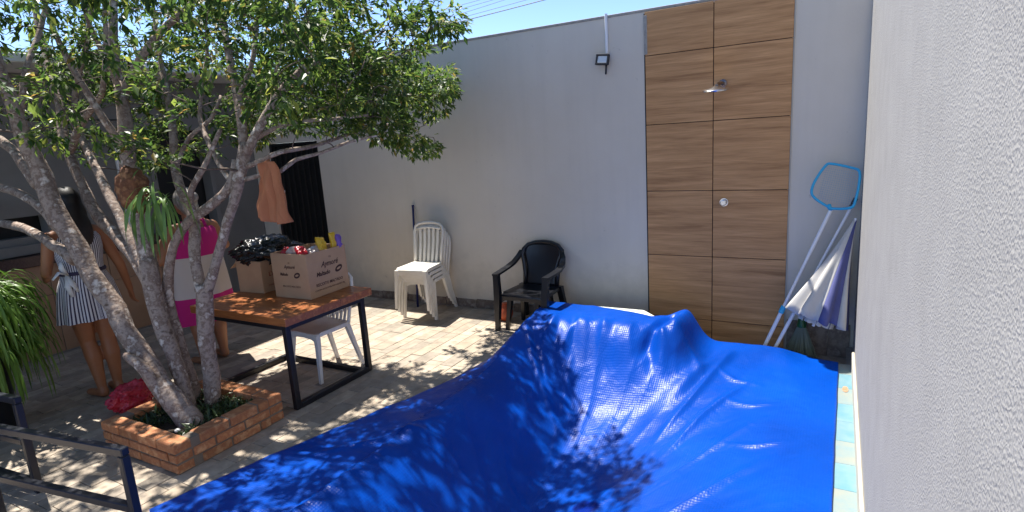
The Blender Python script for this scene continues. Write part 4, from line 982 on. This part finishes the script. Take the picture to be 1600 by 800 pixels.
# =================================================================== CHAIRS
def rounded_rect(w0, w1, d, r=.07, n=6, bow=.02):
    """outline of a seat: front width w0 at y=-d/2, rear width w1 at y=+d/2"""
    cs = [(-w0/2, -d/2), (w0/2, -d/2), (w1/2, d/2), (-w1/2, d/2)]; out = []
    for i, c in enumerate(cs):
        p = Vector(c); a = (Vector(cs[i-1])-p).normalized()*r; b = (Vector(cs[(i+1) % 4])-p).normalized()*r
        for k in range(n+1):
            t = k/n; out.append((1-t)**2*(p+a)+2*t*(1-t)*p+t*t*(p+b))
    return out
def make_white_chair(mt):
    t = thing('plastic_chair', 'white plastic chair', 'chair', (0,0,0))
    W0, W1, D, H = .40, .36, .40, .44
    o = rounded_rect(W0, W1, D); s = MB(); rings = []
    for sc, z in ((.90, H-.040), (1.0, H-.036), (1.005, H-.012), (.985, H-.002), (.95, H), (.80, H-.006), (.45, H-.016), (.05, H-.018)):
        rings.append([(p.x*sc, p.y*sc, z-(.012 if p.y*sc < -.15 and z > H-.03 else 0)) for p in o])
    s.rings(rings); s.build('seat', mt, t, smooth=True, local=True)
    for sx in (-1, 1):      # front legs: flaring angle sections
        s = MB(); rr = []
        for z, y, x, wx, wy in ((H-.02, -.185, .172, .046, .046), (H-.12, -.19, .180, .040, .038), (.2, -.205, .19, .033, .032), (0, -.222, .20, .027, .028)):
            rr.append([(sx*(x)+a*wx/2, y+b*wy/2, z) for a, b in ((-1,-1),(1,-1),(1,1),(-1,1))])
        s.rings(rr); s.build('leg', mt, t, smooth=True, local=True)
        s = MB(); rr = []
        for z, y, x, wx, wy in ((H-.02, .165, .155, .044, .044), (.22, .215, .17, .034, .036), (0, .275, .185, .027, .030)):
            rr.append([(sx*(x)+a*wx/2, y+b*wy/2, z) for a, b in ((-1,-1),(1,-1),(1,1),(-1,1))])
        s.rings(rr); s.build('leg', mt, t, smooth=True, local=True)
    s = MB()               # apron under the seat front between legs
    s.rings([[(x, -.196+dy, z) for x, z in ((-.16, H-.03), (.16, H-.03), (.16, H-.085), (.10, H-.065), (0, H-.058), (-.10, H-.065), (-.16, H-.085))] for dy in (0, .014)]); s.build('apron', mt, t, local=True)
    lean = .22
    def bp_(x, h, dy=0): return Vector((x, .185+(h-H)*lean+dy+.05*(1-abs(x)/.2)*0, h))
    path = []
    top = .86
    for x, h in ((-.165, H-.02), (-.168, .55), (-.178, .66), (-.182, .76), (-.168, .825), (-.13, .85), (-.07, .862), (0, .866), (.07, .862), (.13, .85), (.168, .825), (.182, .76), (.178, .66), (.168, .55), (.165, H-.02)): path.append(bp_(x, h))
    MB().tube(path, .021, 8, flat=.75).build('back_frame', mt, t, smooth='full', local=True)
    MB().tube([bp_(-.15, .80), bp_(-.075, .812), bp_(0, .816), bp_(.075, .812), bp_(.15, .80)], .018, 6, flat=.8).build('back_rail', mt, t, smooth='full', local=True)
    for k in range(5):
        x = -.112+.056*k
        s = MB(); rr = []
        for h in (H-.02, .55, .66, .75, .815):
            c = bp_(x*(.92+.25*(h-H)), h, .014*math.sin((h-H)/.42*math.pi)); rr.append([c+Vector((a*.015, b*.005, 0)) for a, b in ((-1,-1),(1,-1),(1,1),(-1,1))])
        s.rings(rr); s.build('slat', mt, t, smooth=True, local=True)
    nest(t, 'back_frame', 'slat', 'back_rail'); return t
wc = make_white_chair(M['white_plastic'])
SBX, SBY, SRZ = -3.95, 4.985, R(7)
names = ['lowest white plastic chair of the stack by the wall', 'second white plastic chair from the bottom of the stack', 'third white plastic chair of the stack, just below the top one', 'topmost white plastic chair of the stack, its seat in the sun']
for k in range(4):
    c = wc if k == 0 else copy_tree(wc)
    off = Vector((.0, -.045*k, 0)); off = rz3(SRZ)@off
    c.location = (SBX+off.x, SBY+off.y, .048*k); c.rotation_euler.z = SRZ; c['label'] = names[k]; c['group'] = 'stacked white chairs'
wc2 = make_white_chair(M['white_plastic2'])
wc2.location = (-3.80, 3.29, 0); wc2.rotation_euler.z = R(-5); wc2.scale = (.93, .93, .96); wc2['label'] = 'single white plastic chair pushed under the wooden table'

def make_armchair(mt):
    t = thing('armchair', 'black plastic armchair', 'armchair', (0,0,0)); H = .42
    o = rounded_rect(.47, .42, .44, .08); s = MB(); rings = []
    for sc, z in ((.90, H-.045), (1.0, H-.04), (1.005, H-.012), (.985, H), (.93, H+.002), (.75, H-.008), (.35, H-.02), (.05, H-.022)):
        rings.append([(p.x*sc, p.y*sc, z-(.015 if p.y*sc < -.17 and z > H-.03 else 0)) for p in o])
    s.rings(rings); s.build('seat', mt, t, smooth=True, local=True)
    for sx in (-1, 1):
        s = MB(); rr = []       # front post: foot to arm
        for z, y, x, wx, wy in ((0, -.245, .258, .036, .042), (.2, -.235, .250, .048, .05), (H, -.225, .245, .062, .052), (.55, -.215, .252, .055, .05), (.628, -.205, .258, .05, .06)):
            rr.append([(sx*x+a*wx/2, y+b*wy/2, z) for a, b in ((-1,-1),(1,-1),(1,1),(-1,1))])
        s.rings(rr); s.build('leg', mt, t, smooth=True, local=True)
        s = MB(); rr = []
        for z, y, x, wx, wy in ((0, .30, .225, .036, .04), (.22, .245, .21, .05, .05), (H, .20, .20, .055, .055)):
            rr.append([(sx*x+a*wx/2, y+b*wy/2, z) for a, b in ((-1,-1),(1,-1),(1,1),(-1,1))])
        s.rings(rr); s.build('leg', mt, t, smooth=True, local=True)
        s = MB(); rr = []       # arm: flat band rising to the back arch
        for y, x, z, w, h in ((-.235, .258, .625, .062, .022), (-.10, .268, .632, .066, .024), (.04, .272, .645, .062, .026), (.16, .262, .675, .05, .034), (.225, .245, .725, .04, .046), (.25, .222, .775, .036, .055)):
            rr.append([(sx*(x)+a*w/2, y, z+b*h/2) for a, b in ((-1,-1),(1,-1),(1,1),(-1,1))])
        s.rings(rr); s.build('armrest', mt, t, smooth=True, local=True)
    def bk(x, h): return Vector((x, .20+(h-H)*.17+.035*(1-(x/.25)**2)*sm(H, .8, h), h))
    path = [bk(x, h) for x, h in ((-.17, H-.03), (-.175, .55), (-.195, .66), (-.215, .74), (-.205, .81), (-.16, .862), (-.08, .888), (0, .894), (.08, .888), (.16, .862), (.205, .81), (.215, .74), (.195, .66), (.175, .55), (.17, H-.03))]
    MB().tube(path, .022, 8).build('back_frame', mt, t, smooth='full', local=True)
    s = MB()
    def panel(u, v):
        h = H+v*(.875-H); w = lerp_tab([(H, .155), (.55, .15), (.66, .17), (.76, .20), (.82, .19), (.855, .15), (.88, .09)], h); return bk((u*2-1)*w, h)
    s.grid(panel, 16, 20); p = s.build('back_panel', mt, t, smooth='full', local=True); md = p.modifiers.new('thickness', 'SOLIDIFY'); md.thickness = .008; md.offset = 0
    s = MB(); s.rings([[(x, -.225+dy, z) for x, z in ((-.22, H-.03), (.22, H-.03), (.22, H-.11), (.17, H-.075), (0, H-.062), (-.17, H-.075), (-.22, H-.11))] for dy in (0, .016)]); s.build('apron', mt, t, local=True)
    nest(t, 'back_frame', 'back_panel'); return t
ac = make_armchair(M['black_plastic'])
ac.location = (-2.62, 4.945, .0); ac.rotation_euler.z = R(-1); ac.scale = (1.07, 1, .905); ac['label'] = 'black plastic armchair standing against the wall by the pool cover'
# stool tucked under it
def make_stool():
    t = thing('stool', 'low black plastic stool tucked under the black armchair', 'stool', (-2.63, 4.92, 0), rz=R(-1)); H = .335
    o = rounded_rect(.34, .34, .30, .06); s = MB()
    s.rings([[(p.x*sc, p.y*sc, z) for p in o] for sc, z in ((.9, H-.03), (1, H-.026), (1, H-.006), (.96, H), (.05, H-.004))]); s.build('seat', M['black_plastic'], t, smooth=True, local=True)
    for sx in (-1, 1):
        for sy_ in (-1, 1):
            s = MB(); s.rings([[(sx*x+a*w/2, sy_*y+b*w/2, z) for a, b in ((-1,-1),(1,-1),(1,1),(-1,1))] for z, x, y, w in ((0, .185, .165, .034), (.18, .165, .145, .042), (H-.01, .15, .13, .05))]); s.build('leg', M['black_plastic'], t, smooth=True, local=True)
    return t
make_stool()
jug = thing('clay_jug', 'small round orange clay jug behind the black armchair', 'jug', (-2.985, 5.02, 0))
MB().lathe([(.035, 0), (.055, .01), (.078, .06), (.082, .10), (.065, .14), (.035, .165), (.030, .18), (.038, .188)], (-2.985, 5.02, 0), 20).build('body', M['orange_clay'], jug, smooth=True)
MB().tube([(-3.00+.06, 5.04, .13), (-3.00+.10, 5.03, .15), (-3.00+.085, 5.03, .185), (-3.00+.035, 5.035, .18)], .009, 8).build('handle', M['orange_clay'], jug, smooth='full')
# navy broom behind the white stack
br = thing('pole', 'navy blue pole leaning on the wall behind the white chair stack', 'pole', (-4.24, 5.12, 0))
MB().tube([(-4.235, 5.115, .003), (-4.30, 5.285, 1.16)], .0125, 10).build('shaft', M['navy'], br, smooth='full')
MB().tube([(-4.30, 5.285, 1.155), (-4.3012, 5.288, 1.185)], .0145, 10).build('end_cap', M['navy'], br, smooth='full')
# =================================================================== POOL TOOLS in the corner
pn = thing('pool_net', 'pool skimmer with blue frame net on a white telescopic pole', 'pool net', (-.47, 5.0, 0))
a, b = Vector((-.522, 4.985, -.108)), Vector((-.028, 5.185, 1.165)); dv = (b-a)
jt = a+dv*.355
MB().tube([a, jt], .0155, 12).build('lower_pole', M['alu'], pn, smooth=True)
MB().tube([jt+dv*.01, a+dv*.72], .0125, 12).build('middle_pole', M['alu'], pn, smooth=True)
MB().tube([a+dv*.72, b], .0145, 12).build('upper_pole', M['alu'], pn, smooth=True)
MB().tube([jt-dv*.02, jt+dv*.025], .021, 12).build('clamp', M['cyan'], pn, smooth=True)
fp = [atY(px, py, y) for px, py, y in ((1296,324,5.17),(1275,311,5.18),(1268,300,5.19),(1274,282,5.21),(1290,259,5.235),(1300,256,5.24),(1330,262,5.20),(1343,268,5.15),(1342,290,5.13),(1337,312,5.12),(1332,323,5.12),(1320,326,5.14),(1306,326,5.16),(1296,324,5.17))]
for q in fp: q.x = min(q.x, WALL_X-.02)
fr_ = []
for i in range(len(fp)-1):
    p0_, p1_, p2_, p3_ = fp[i-1 if i else -2], fp[i], fp[i+1], fp[i+2 if i+2 < len(fp) else 1]
    for k in range(4): t = k/4; fr_.append(.5*((2*p1_)+(p2_-p0_)*t+(2*p0_-5*p1_+4*p2_-p3_)*t*t+(3*p1_-p0_-3*p2_+p3_)*t**3))
fr_.append(fp[0])
MB().tube(fr_, .0105, 8).build('net_frame', M['cyan'], pn, smooth='full')
MB().tube([b, fp[0], fp[0]+(fp[4]-fp[0])*.08], [.017, .018, .012], 10).build('net_socket', M['cyan'], pn, smooth='full')
ncen = sum(fp[:-1], Vector())/len(fp[:-1]); s = MB()
for k in range(1, 14):        # fine mesh threads
    t = k/14
    l = fp[2].lerp(fp[4], t) if False else None
def quadp(u, v): 
    A, Bq, C, Dq = fp[1], fp[4], fp[7], fp[10]; return (A*(1-u)*(1-v)+Dq*u*(1-v)+Bq*(1-u)*v+C*u*v)+Vector((0, -.02*math.sin(u*math.pi)*math.sin(v*math.pi), 0))
for k in range(1, 16):
    s.tube([quadp(k/16, j/8) for j in range(9)], .0010, 3, cap=False); s.tube([quadp(j/8, k/16) for j in range(9)], .0010, 3, cap=False)
s.build('netting', M['net'], pn)
sp_ = thing('vacuum_pole', 'second white pool pole leaning in the corner behind the umbrella', 'pole', (-.395, 4.98, 0))
a, b = Vector((-.446, 4.965, -.108)), Vector((.128, 5.235, 1.22)); dv = b-a
MB().tube([a, a+dv*.55], .0145, 12).build('lower_pole', M['alu'], sp_, smooth=True)
MB().tube([a+dv*.55, b], .0115, 12).build('upper_pole', M['alu'], sp_, smooth=True)
MB().tube([a+dv*.97, b+dv*.02], .018, 12).build('pole_end', M['black_plastic'], sp_, smooth=True)
# closed beach umbrella, top leaning in the corner
um = thing('umbrella', 'folded white and navy beach umbrella leaning in the wall corner', 'umbrella', (-.05, 5.0, .3))
tip = Vector((.145, 5.15, 1.10)); lowc = Vector((-.095, 4.97, .315)); ax = (lowc-tip); Lax = ax.length; axn = ax.normalized()
e1 = axn.cross(Vector((0, 1, .2))).normalized(); e2 = axn.cross(e1)
NS = 8
def uprof(t, a):
    r = .012+.20*t**1.1; fold = 1+.24*math.cos(a*NS)*sm(.1, 1, t); 
    return r*fold
for k in range(NS):
    a0, a1 = 2*math.pi*k/NS, 2*math.pi*(k+1)/NS
    def fn(u, v, a0=a0, a1=a1):
        a = a0+(a1-a0)*u; t = v*(1+.05*noise.noise(Vector((math.cos(a)*2, math.sin(a)*2, 3))))
        r = uprof(t, a+.2); p = tip+axn*Lax*t+(e1*math.cos(a)*.95+e2*math.sin(a)*.62)*r
        p.x = min(p.x, WALL_X-.014); p.y = min(p.y, BACK_Y-.03); return p
    g_ = MB().grid(fn, 8, 14); o = g_.build('canopy_panel', M['umb_navy'] if k % 3 == 1 else M['umb_white'], um, smooth='full')
    md = o.modifiers.new('thickness', 'SOLIDIFY'); md.thickness = .003
# valance, ribs and pole
for k in range(NS):
    a = 2*math.pi*(k+.5)/NS; r = uprof(1, a)*.8
    p = lowc+(e1*math.cos(a)*.95+e2*math.sin(a)*.62)*r
    s = MB(); w = .045; sd = (e1*-math.sin(a)+e2*math.cos(a)).normalized()
    s.grid(lambda u, v: p+sd*(u*2-1)*w+axn*(v*.055-.02+.012*noise.noise(Vector((u*3+k, v, 1))))+(e1*math.cos(a)+e2*math.sin(a))*.012*math.sin(u*9+k), 6, 3)
    for i, q in enumerate(s.v): s.v[i] = Vector((min(q.x, WALL_X-.016), q.y, max(q.z, .01)))
    s.build('valance', M['umb_white'], um, smooth='full')
MB().tube([tip, lowc, lowc+axn*.06], .011, 8).build('shaft', M['alu'], um, smooth=True)
for k in range(NS):
    a = 2*math.pi*k/NS; MB().tube([tip+axn*.1, lowc+(e1*math.cos(a)*.95+e2*math.sin(a)*.62)*.10], .003, 4).build('rib', M['steel'], um)
# green broom
gb = thing('green_broom', 'broom with green socket and fan of translucent bristles under the umbrella', 'broom', (-.22, 5.06, 0))
MB().lathe([(.020, .33), (.026, .30), (.030, .24), (.036, .22), (.034, .20)], (-.20, 5.10, 0), 14).build('socket', M['green_plastic'], gb, smooth=True)
s = MB()
for k in range(170):
    a = rnd(0, 6.28); r = rnd(0, 1)**.5; s.tube([(-.20+.028*r*math.cos(a), 5.10+.024*r*math.sin(a), .215), (-.20+.07*r*math.cos(a), 5.09+.03*r*math.sin(a), .11), (-.205+.16*r*math.cos(a), 5.08+.055*r*math.sin(a), -.105)], .0016, 3, cap=False)
s.build('bristles', M['bristle'], gb)
MB().tube([(-.20, 5.10, .32), (.07, 5.25, .92)], .011, 8).build('handle', M['green_plastic'], gb, smooth=True)

# =================================================================== RAILINGS
def railing(label, corner, dx, dy, length, zs_, posts):
    c = Vector(corner); d = Vector((dx, dy, 0)).normalized(); t = thing('railing', label, 'railing', (c.x, c.y, 0), group='black metal railings'); w = .040
    for s_ in posts: MB().bar((c.x+d.x*s_, c.y+d.y*s_, 0), (c.x+d.x*s_, c.y+d.y*s_, c.z-w/2), w).build('post', M['rail'], t)
    for k, z in enumerate(zs_):
        a = c+d*(-w/2 if k == 0 else w/2); a.z = z; b = c+d*length; b.z = z; MB().bar(a, b, w).build('rail', M['rail'], t)
    return t
railing('near black metal railing at the bottom left, beside the pool cover', (-2.835, 1.215, .58), -.90, -.14, 2.2, (.58, .285), (0, 1.1, 2.18))
railing('further black metal railing at the left edge, behind the near one', (-4.07, 1.275, .59), -.95, -.10, 1.8, (.59, .325, .06), (0, 1.75))

# =================================================================== PLANT at left edge
pc = Vector((-5.35, 1.50, 0))
pp = thing('potted_plant', 'bushy arching green plant at the left edge', 'potted plant', pc)
MB().lathe([(.13, 0), (.15, .02), (.19, .52), (.205, .54), (.205, .60), (.185, .60), (.17, .53), (.05, .52)], pc, 24).build('pot', M['black_plastic'], pp, smooth=True)
random.seed(77); s = MB()
for k in range(900):
    a = rnd(0, 6.283); r = rnd(0, .24); el = rnd(.2, 2.0)
    strap_leaf(s, pc+Vector((math.cos(a)*r, math.sin(a)*r+.06, rnd(.60, 1.15))), (math.cos(a+rnd(-.4,.4)), math.sin(a+rnd(-.4,.4)), el), rnd(.26, .56), rnd(.012, .024), rnd(5, 10), 7, rnd(-.5, .5))
tag(s.build('foliage', M['grassplant'], pp, smooth='full'), kind='stuff')

# =================================================================== CLOTH hanging from a branch
cl = MB(); tl, tr = atY(403, 262, 2.50), atY(428, 253, 2.50); bl, br_ = atY(402, 340, 2.50), atY(459, 347, 2.50)
def clothf(u, v):
    top = tl.lerp(tr, u)+Vector((0,0,.028*math.sin(u*math.pi))); bot = bl.lerp(br_, u)+Vector((0,0,-.02*math.sin(u*math.pi))); p = top.lerp(bot, v)
    f_ = .45*math.sin(u*22+1.2*v+2.0*noise.noise(Vector((u*2, v, 1))))+.3*math.sin(u*41+2*v)
    return p+Vector((.012, .034, 0))*f_*(.30+.7*v)+Vector((.01, .05, .008))*noise.noise(Vector((u*3, v*2.5, 4)))+Vector((0, 0, -.012))*noise.noise(Vector((u*5, 0, 9)))*v
cl.grid(clothf, 40, 30)
o = cl.build('hanging_cloth', M['cloth'], smooth='full'); md = o.modifiers.new('thickness', 'SOLIDIFY'); md.thickness = .006
tag(o, 'orange brown cloth hanging from a branch in front of the gate', 'cloth')

# =================================================================== POWER LINES
for k, (p0, p1, sag) in enumerate((((735,30),(866,-4),.3), ((735,24),(840,-5),.25), ((735,17),(800,-4),.25), ((735,10),(790,-6),.2), ((735,4),(770,-6),.2))):
    a, b = atY(*p0, 20+k*.25), atY(*p1, 20+k*.25); d = b-a; A_, B_ = a-d*4, b+d*4
    pts_ = [A_.lerp(B_, i/24)+Vector((0, 0, -sag*math.sin(i/24*math.pi)*1.0+sag)) for i in range(25)]
    lab = ['lowest and thickest power cable in the sky above the wall', 'second power cable from the bottom in the sky', 'third power cable from the bottom in the sky', 'fourth power cable from the bottom in the sky', 'topmost power cable in the sky'][k]
    tag(MB().tube(pts_, .018 if k == 0 else .010, 5).build('power_line', M['wire']), lab, 'cable', 'power cables')

# =================================================================== PEOPLE
def capsule(s, p0, p1, r0, r1, n=14):
    p0, p1 = Vector(p0), Vector(p1); d = p1-p0; L = max(d.length, 1e-4); z = d.normalized(); P, Rr = [], []
    for k in range(4): a = k/4*math.pi/2; P.append(p0-z*r0*math.cos(a)); Rr.append(max(.001, r0*math.sin(a)))
    for k in range(5): t = k/4; P.append(p0+d*t); Rr.append(r0+(r1-r0)*t)
    for k in range(3, -1, -1): a = k/4*math.pi/2; P.append(p1+z*r1*math.cos(a)); Rr.append(max(.001, r1*math.sin(a)))
    s.tube(P, Rr, n)
def ellip(s, c, r, rot=None, n=18):
    c = Vector(c); Mx = rot or Matrix.Identity(3); rings = []
    for j in range(1, 12):
        a = math.pi*j/12; rings.append([c+Mx@Vector((r[0]*math.sin(a)*math.cos(2*math.pi*k/n), r[1]*math.sin(a)*math.sin(2*math.pi*k/n), -r[2]*math.cos(a))) for k in range(n)])
    s.rings(rings)
def hand(s, w, d, spread, scale=1.0):
    """palm and five curled fingers from wrist w along d; spread is the thumb side"""
    w = Vector(w); d = Vector(d).normalized(); sp = Vector(spread); sp = (sp-d*sp.dot(d)).normalized(); nn = d.cross(sp)
    k = scale
    for i in (-1.2, -.4, .4, 1.2): capsule(s, w+sp*i*.013*k, w+d*.075*k+sp*i*.019*k, .014*k, .0125*k, 8)
    for i, L in ((1.5, .066), (.5, .074), (-.5, .070), (-1.5, .054)):
        b0 = w+d*.078*k+sp*i*.019*k; b1 = b0+(d*.92+nn*.30)*L*.5*k+sp*i*.003; b2 = b1+(d*.60+nn*.75)*L*.5*k
        capsule(s, b0, b1, .0095*k, .009*k, 8); capsule(s, b1, b2, .009*k, .0082*k, 8)
    t0 = w+d*.022*k+sp*.028*k; t1 = t0+(d*.6+sp*.7+nn*.25)*.036*k; t2 = t1+(d*.92+sp*.15+nn*.4)*.034*k
    capsule(s, t0, t1, .0125*k, .011*k, 8); capsule(s, t1, t2, .011*k, .009*k, 8)
def finish_body(s, mt, parent, vox=.009):
    o = s.build('body', mt, parent, smooth='full', local=True)
    rm = o.modifiers.new('remesh', 'REMESH'); rm.mode = 'VOXEL'; rm.voxel_size = vox; rm.use_smooth_shade = True
    smm = o.modifiers.new('smooth', 'SMOOTH'); smm.factor = .5; smm.iterations = 3
    return o
def head(s, c, facing):
    c = Vector(c); f = Vector(facing).normalized(); side = Vector((-f.y, f.x, 0)); Mx = Matrix((f, side, Vector((0,0,1)))).transposed()
    ellip(s, c, (.098, .078, .112), Mx); ellip(s, c+f*.028-Vector((0,0,.055)), (.066, .055, .062), Mx)
    capsule(s, c+f*.092+Vector((0,0,.012)), c+f*.112-Vector((0,0,.022)), .009, .015, 8)
    for sg in (-1, 1): ellip(s, c+side*sg*.078-f*.005-Vector((0,0,.005)), (.020, .010, .032), Mx, 10)
def face_parts(c, facing, parent):
    c = Vector(c); f = Vector(facing).normalized(); side = Vector((-f.y, f.x, 0)); Mx = Matrix((f, side, Vector((0,0,1)))).transposed()
    for sg in (-1, 1):
        s = MB(); ellip(s, c+f*.087+side*sg*.031+Vector((0,0,.006)), (.011, .014, .009), Mx, 10); s.build('eye', M['eye'], parent, smooth='full', local=True)
    s = MB(); ellip(s, c+f*.090-Vector((0,0,.052)), (.010, .024, .009), Mx, 10); s.build('mouth', M['lip'], parent, smooth='full', local=True)
def loft(zr, n=56, fold=0.0, nf=9, cx=0, cy_=0, openb=True):
    s = MB(); rings = []; uv = []
    for z, rx, ry, ox, oy, fo in zr:
        rings.append([(cx+ox+rx*math.cos(2*math.pi*k/n)*(1+fo*math.sin(nf*2*math.pi*k/n+.6*math.sin(3*2*math.pi*k/n))), cy_+oy+ry*math.sin(2*math.pi*k/n)*(1+fo*math.sin(nf*2*math.pi*k/n+.6*math.sin(3*2*math.pi*k/n))), z) for k in range(n)])
    s.rings(rings, cap=False); return s, n

# ---- left person: striped playsuit, seen from behind, long dark hair
p1 = thing('person', 'person with long dark hair in striped playsuit behind the leaning trunk', 'person', (-5.25, 2.25, 0)); p1.scale = (1, 1, 1.06)
# local frame: facing -x (towards the counter); +y is image right
s = MB()
for sg, fy, kn in ((-1, -.055, -.02), (1, .065, .03)):
    hip, knee, ank = Vector((0, sg*.095, .80)), Vector((-.02+kn, fy*1.05, .455)), Vector((.03, fy, .085))
    capsule(s, hip, knee, .092, .058); capsule(s, knee, knee+(ank-knee)*.35+Vector((.018, 0, 0)), .056, .060); capsule(s, knee+(ank-knee)*.35+Vector((.018, 0, 0)), ank, .058, .034)
    capsule(s, ank, (.045, fy, .04), .034, .036); capsule(s, (.04, fy, .034), (-.13, fy+sg*.02, .028), .034, .026); capsule(s, (-.12, fy+sg*.02, .022), (-.165, fy+sg*.022, .020), .024, .018)
ellip(s, (0, 0, .86), (.125, .175, .12)); capsule(s, (0, 0, .88), (-.005, 0, 1.06), .115, .105); ellip(s, (0, 0, 1.08), (.095, .135, .12)); ellip(s, (0, 0, 1.19), (.098, .155, .12))
capsule(s, (0, -.13, 1.285), (0, .13, 1.285), .052, .052); capsule(s, (.005, 0, 1.28), (-.015, 0, 1.42), .052, .046)
shR, elR, wrR = Vector((0, .175, 1.275)), Vector((.03, .265, 1.00)), Vector((-.03, .335, .775))
capsule(s, shR, elR, .048, .038); capsule(s, elR, wrR, .038, .025); hand(s, wrR, (-.15, .12, -1), (-1, 0, 0))
shL, elL, wrL = Vector((0, -.175, 1.275)), Vector((-.05, -.225, 1.02)), Vector((-.24, -.16, .95))
capsule(s, shL, elL, .048, .038); capsule(s, elL, wrL, .037, .025); hand(s, wrL, (-1, .25, 0), (0, .2, 1))
head(s, (-.03, 0, 1.50), (-1, .1, -.0)); finish_body(s, M['skin1'], p1); face_parts((-.03, 0, 1.50), (-1, .1, 0), p1)
sl, n = loft([(.635, .175, .235, 0, .0, .07), (.66, .172, .232, 0, 0, .06), (.78, .158, .215, 0, 0, .045), (.90, .142, .190, 0, 0, .03), (.985, .122, .152, 0, 0, .02), (1.0, .118, .148, 0, 0, .012), (1.06, .118, .150, 0, 0, .02), (1.16, .122, .172, 0, 0, .012), (1.24, .118, .172, 0, 0, 0), (1.285, .095, .150, 0, 0, 0)], 84, nf=11)
o = sl.build('playsuit', M['stripes'], p1, smooth='full', local=True); set_uv(o, [((k % 84)/84*4.0, k//84*.1) for k in range(len(sl.v))])
bt_ = MB(); bt_.tube([Vector((.122*math.cos(a), .152*math.sin(a), 1.0)) for a in [i*2*math.pi/36 for i in range(37)]], .014, 8); bt_.build('belt', M['stripes'], p1, smooth='full', local=True)
s = MB()
for q0, q1, q2 in (((.07,-.14,1.0),(.09,-.20,1.03),(.08,-.245,.985)), ((.07,-.14,1.0),(.10,-.18,1.06),(.09,-.17,1.10)), ((.07,-.14,1.0),(.10,-.165,.92),(.11,-.15,.84)), ((.07,-.14,1.0),(.11,-.13,.93),(.12,-.11,.87))):
    s.tube([q0, q1, q2], [.014, .022, .012], 8, flat=.4)
s.build('bow', M['white_plastic2'], p1, smooth='full', local=True)
s = MB(); ellip(s, (-.005, 0, 1.525), (.108, .092, .112)); ellip(s, (.045, 0, 1.42), (.075, .095, .14)); ellip(s, (.085, .0, 1.30), (.05, .10, .17))
o = s.build('hair', M['hair_dark'], p1, smooth='full', local=True); rm = o.modifiers.new('remesh', 'REMESH'); rm.mode = 'VOXEL'; rm.voxel_size = .014; rm.use_smooth_shade = True; q = o.modifiers.new('smooth', 'SMOOTH'); q.iterations = 4; q.factor = .5

# ---- right person: pink and white banded dress, grey hair
p2 = thing('person', 'grey haired person in pink and white banded dress beyond the table', 'person', (-5.08, 3.09, 0))
s = MB()
for sg in (-1, 1):
    hip, knee, ank = Vector((0, sg*.10, .78)), Vector((-.02, sg*.10, .44)), Vector((.02, sg*.10, .085))
    capsule(s, hip, knee, .10, .066); capsule(s, knee, knee+(ank-knee)*.35+Vector((.02,0,0)), .064, .066); capsule(s, knee+(ank-knee)*.35+Vector((.02,0,0)), ank, .064, .038)
    capsule(s, ank, (.03, sg*.10, .04), .037, .038); capsule(s, (.03, sg*.10, .034), (-.13, sg*.115, .028), .036, .028)
ellip(s, (0, 0, .85), (.15, .20, .14)); ellip(s, (0, 0, 1.02), (.145, .19, .16)); ellip(s, (0, 0, 1.17), (.12, .19, .13))
capsule(s, (0, -.15, 1.27), (0, .15, 1.27), .058, .058); capsule(s, (0, 0, 1.27), (-.02, 0, 1.42), .056, .05)
for sg in (-1, 1):
    sh_, el, wr = Vector((0, sg*.20, 1.26)), Vector((-.02, sg*.30, 1.02)), Vector((-.24, sg*.16, 1.08))
    if sg > 0: el = Vector((.0, .30, 1.06)); wr = Vector((-.12, .20, 1.30))
    capsule(s, sh_, el, .056, .044); capsule(s, el, wr, .043, .029); hand(s, wr, (-.7, -sg*.3, .5), (0, 0, 1))
head(s, (-.04, 0, 1.50), (-1, 0, -.05)); finish_body(s, M['skin2'], p2); face_parts((-.04, 0, 1.50), (-1, 0, -.05), p2)
sl, n = loft([(.42, .205, .29, 0, 0, .045), (.45, .203, .288, 0, 0, .04), (.62, .195, .275, 0, 0, .03), (.80, .185, .258, 0, 0, .022), (.95, .175, .24, 0, 0, .015), (1.08, .165, .228, 0, 0, .012), (1.18, .15, .222, 0, 0, .008), (1.24, .13, .215, 0, 0, 0), (1.27, .105, .19, 0, 0, 0)], 64, nf=9)
sl.build('dress', M['pink_dress'], p2, smooth='full', local=True)
s = MB()
for sg in (-1, 1): MB().tube([(.07, sg*.10, 1.26), (.03, sg*.105, 1.335), (-.05, sg*.09, 1.30)], .016, 8, flat=.5).build('strap', M['pink_dress'], p2, smooth='full', local=True)
s = MB(); ellip(s, (-.012, 0, 1.525), (.112, .095, .115)); ellip(s, (.085, 0, 1.545), (.055, .06, .055)); ellip(s, (.03, 0, 1.46), (.07, .08, .08))
o = s.build('hair', M['hair_grey'], p2, smooth='full', local=True); rm = o.modifiers.new('remesh', 'REMESH'); rm.mode = 'VOXEL'; rm.voxel_size = .012; rm.use_smooth_shade = True

nest(pn, 'net_frame', 'netting', 'net_socket'); nest(um, 'shaft', 'rib'); nest(p1, 'body', 'eye', 'mouth'); nest(p1, 'playsuit', 'belt', 'bow')
nest(p2, 'body', 'eye', 'mouth'); nest(p2, 'dress', 'strap'); nest(jug, 'body', 'handle'); nest(gb, 'socket', 'bristles')
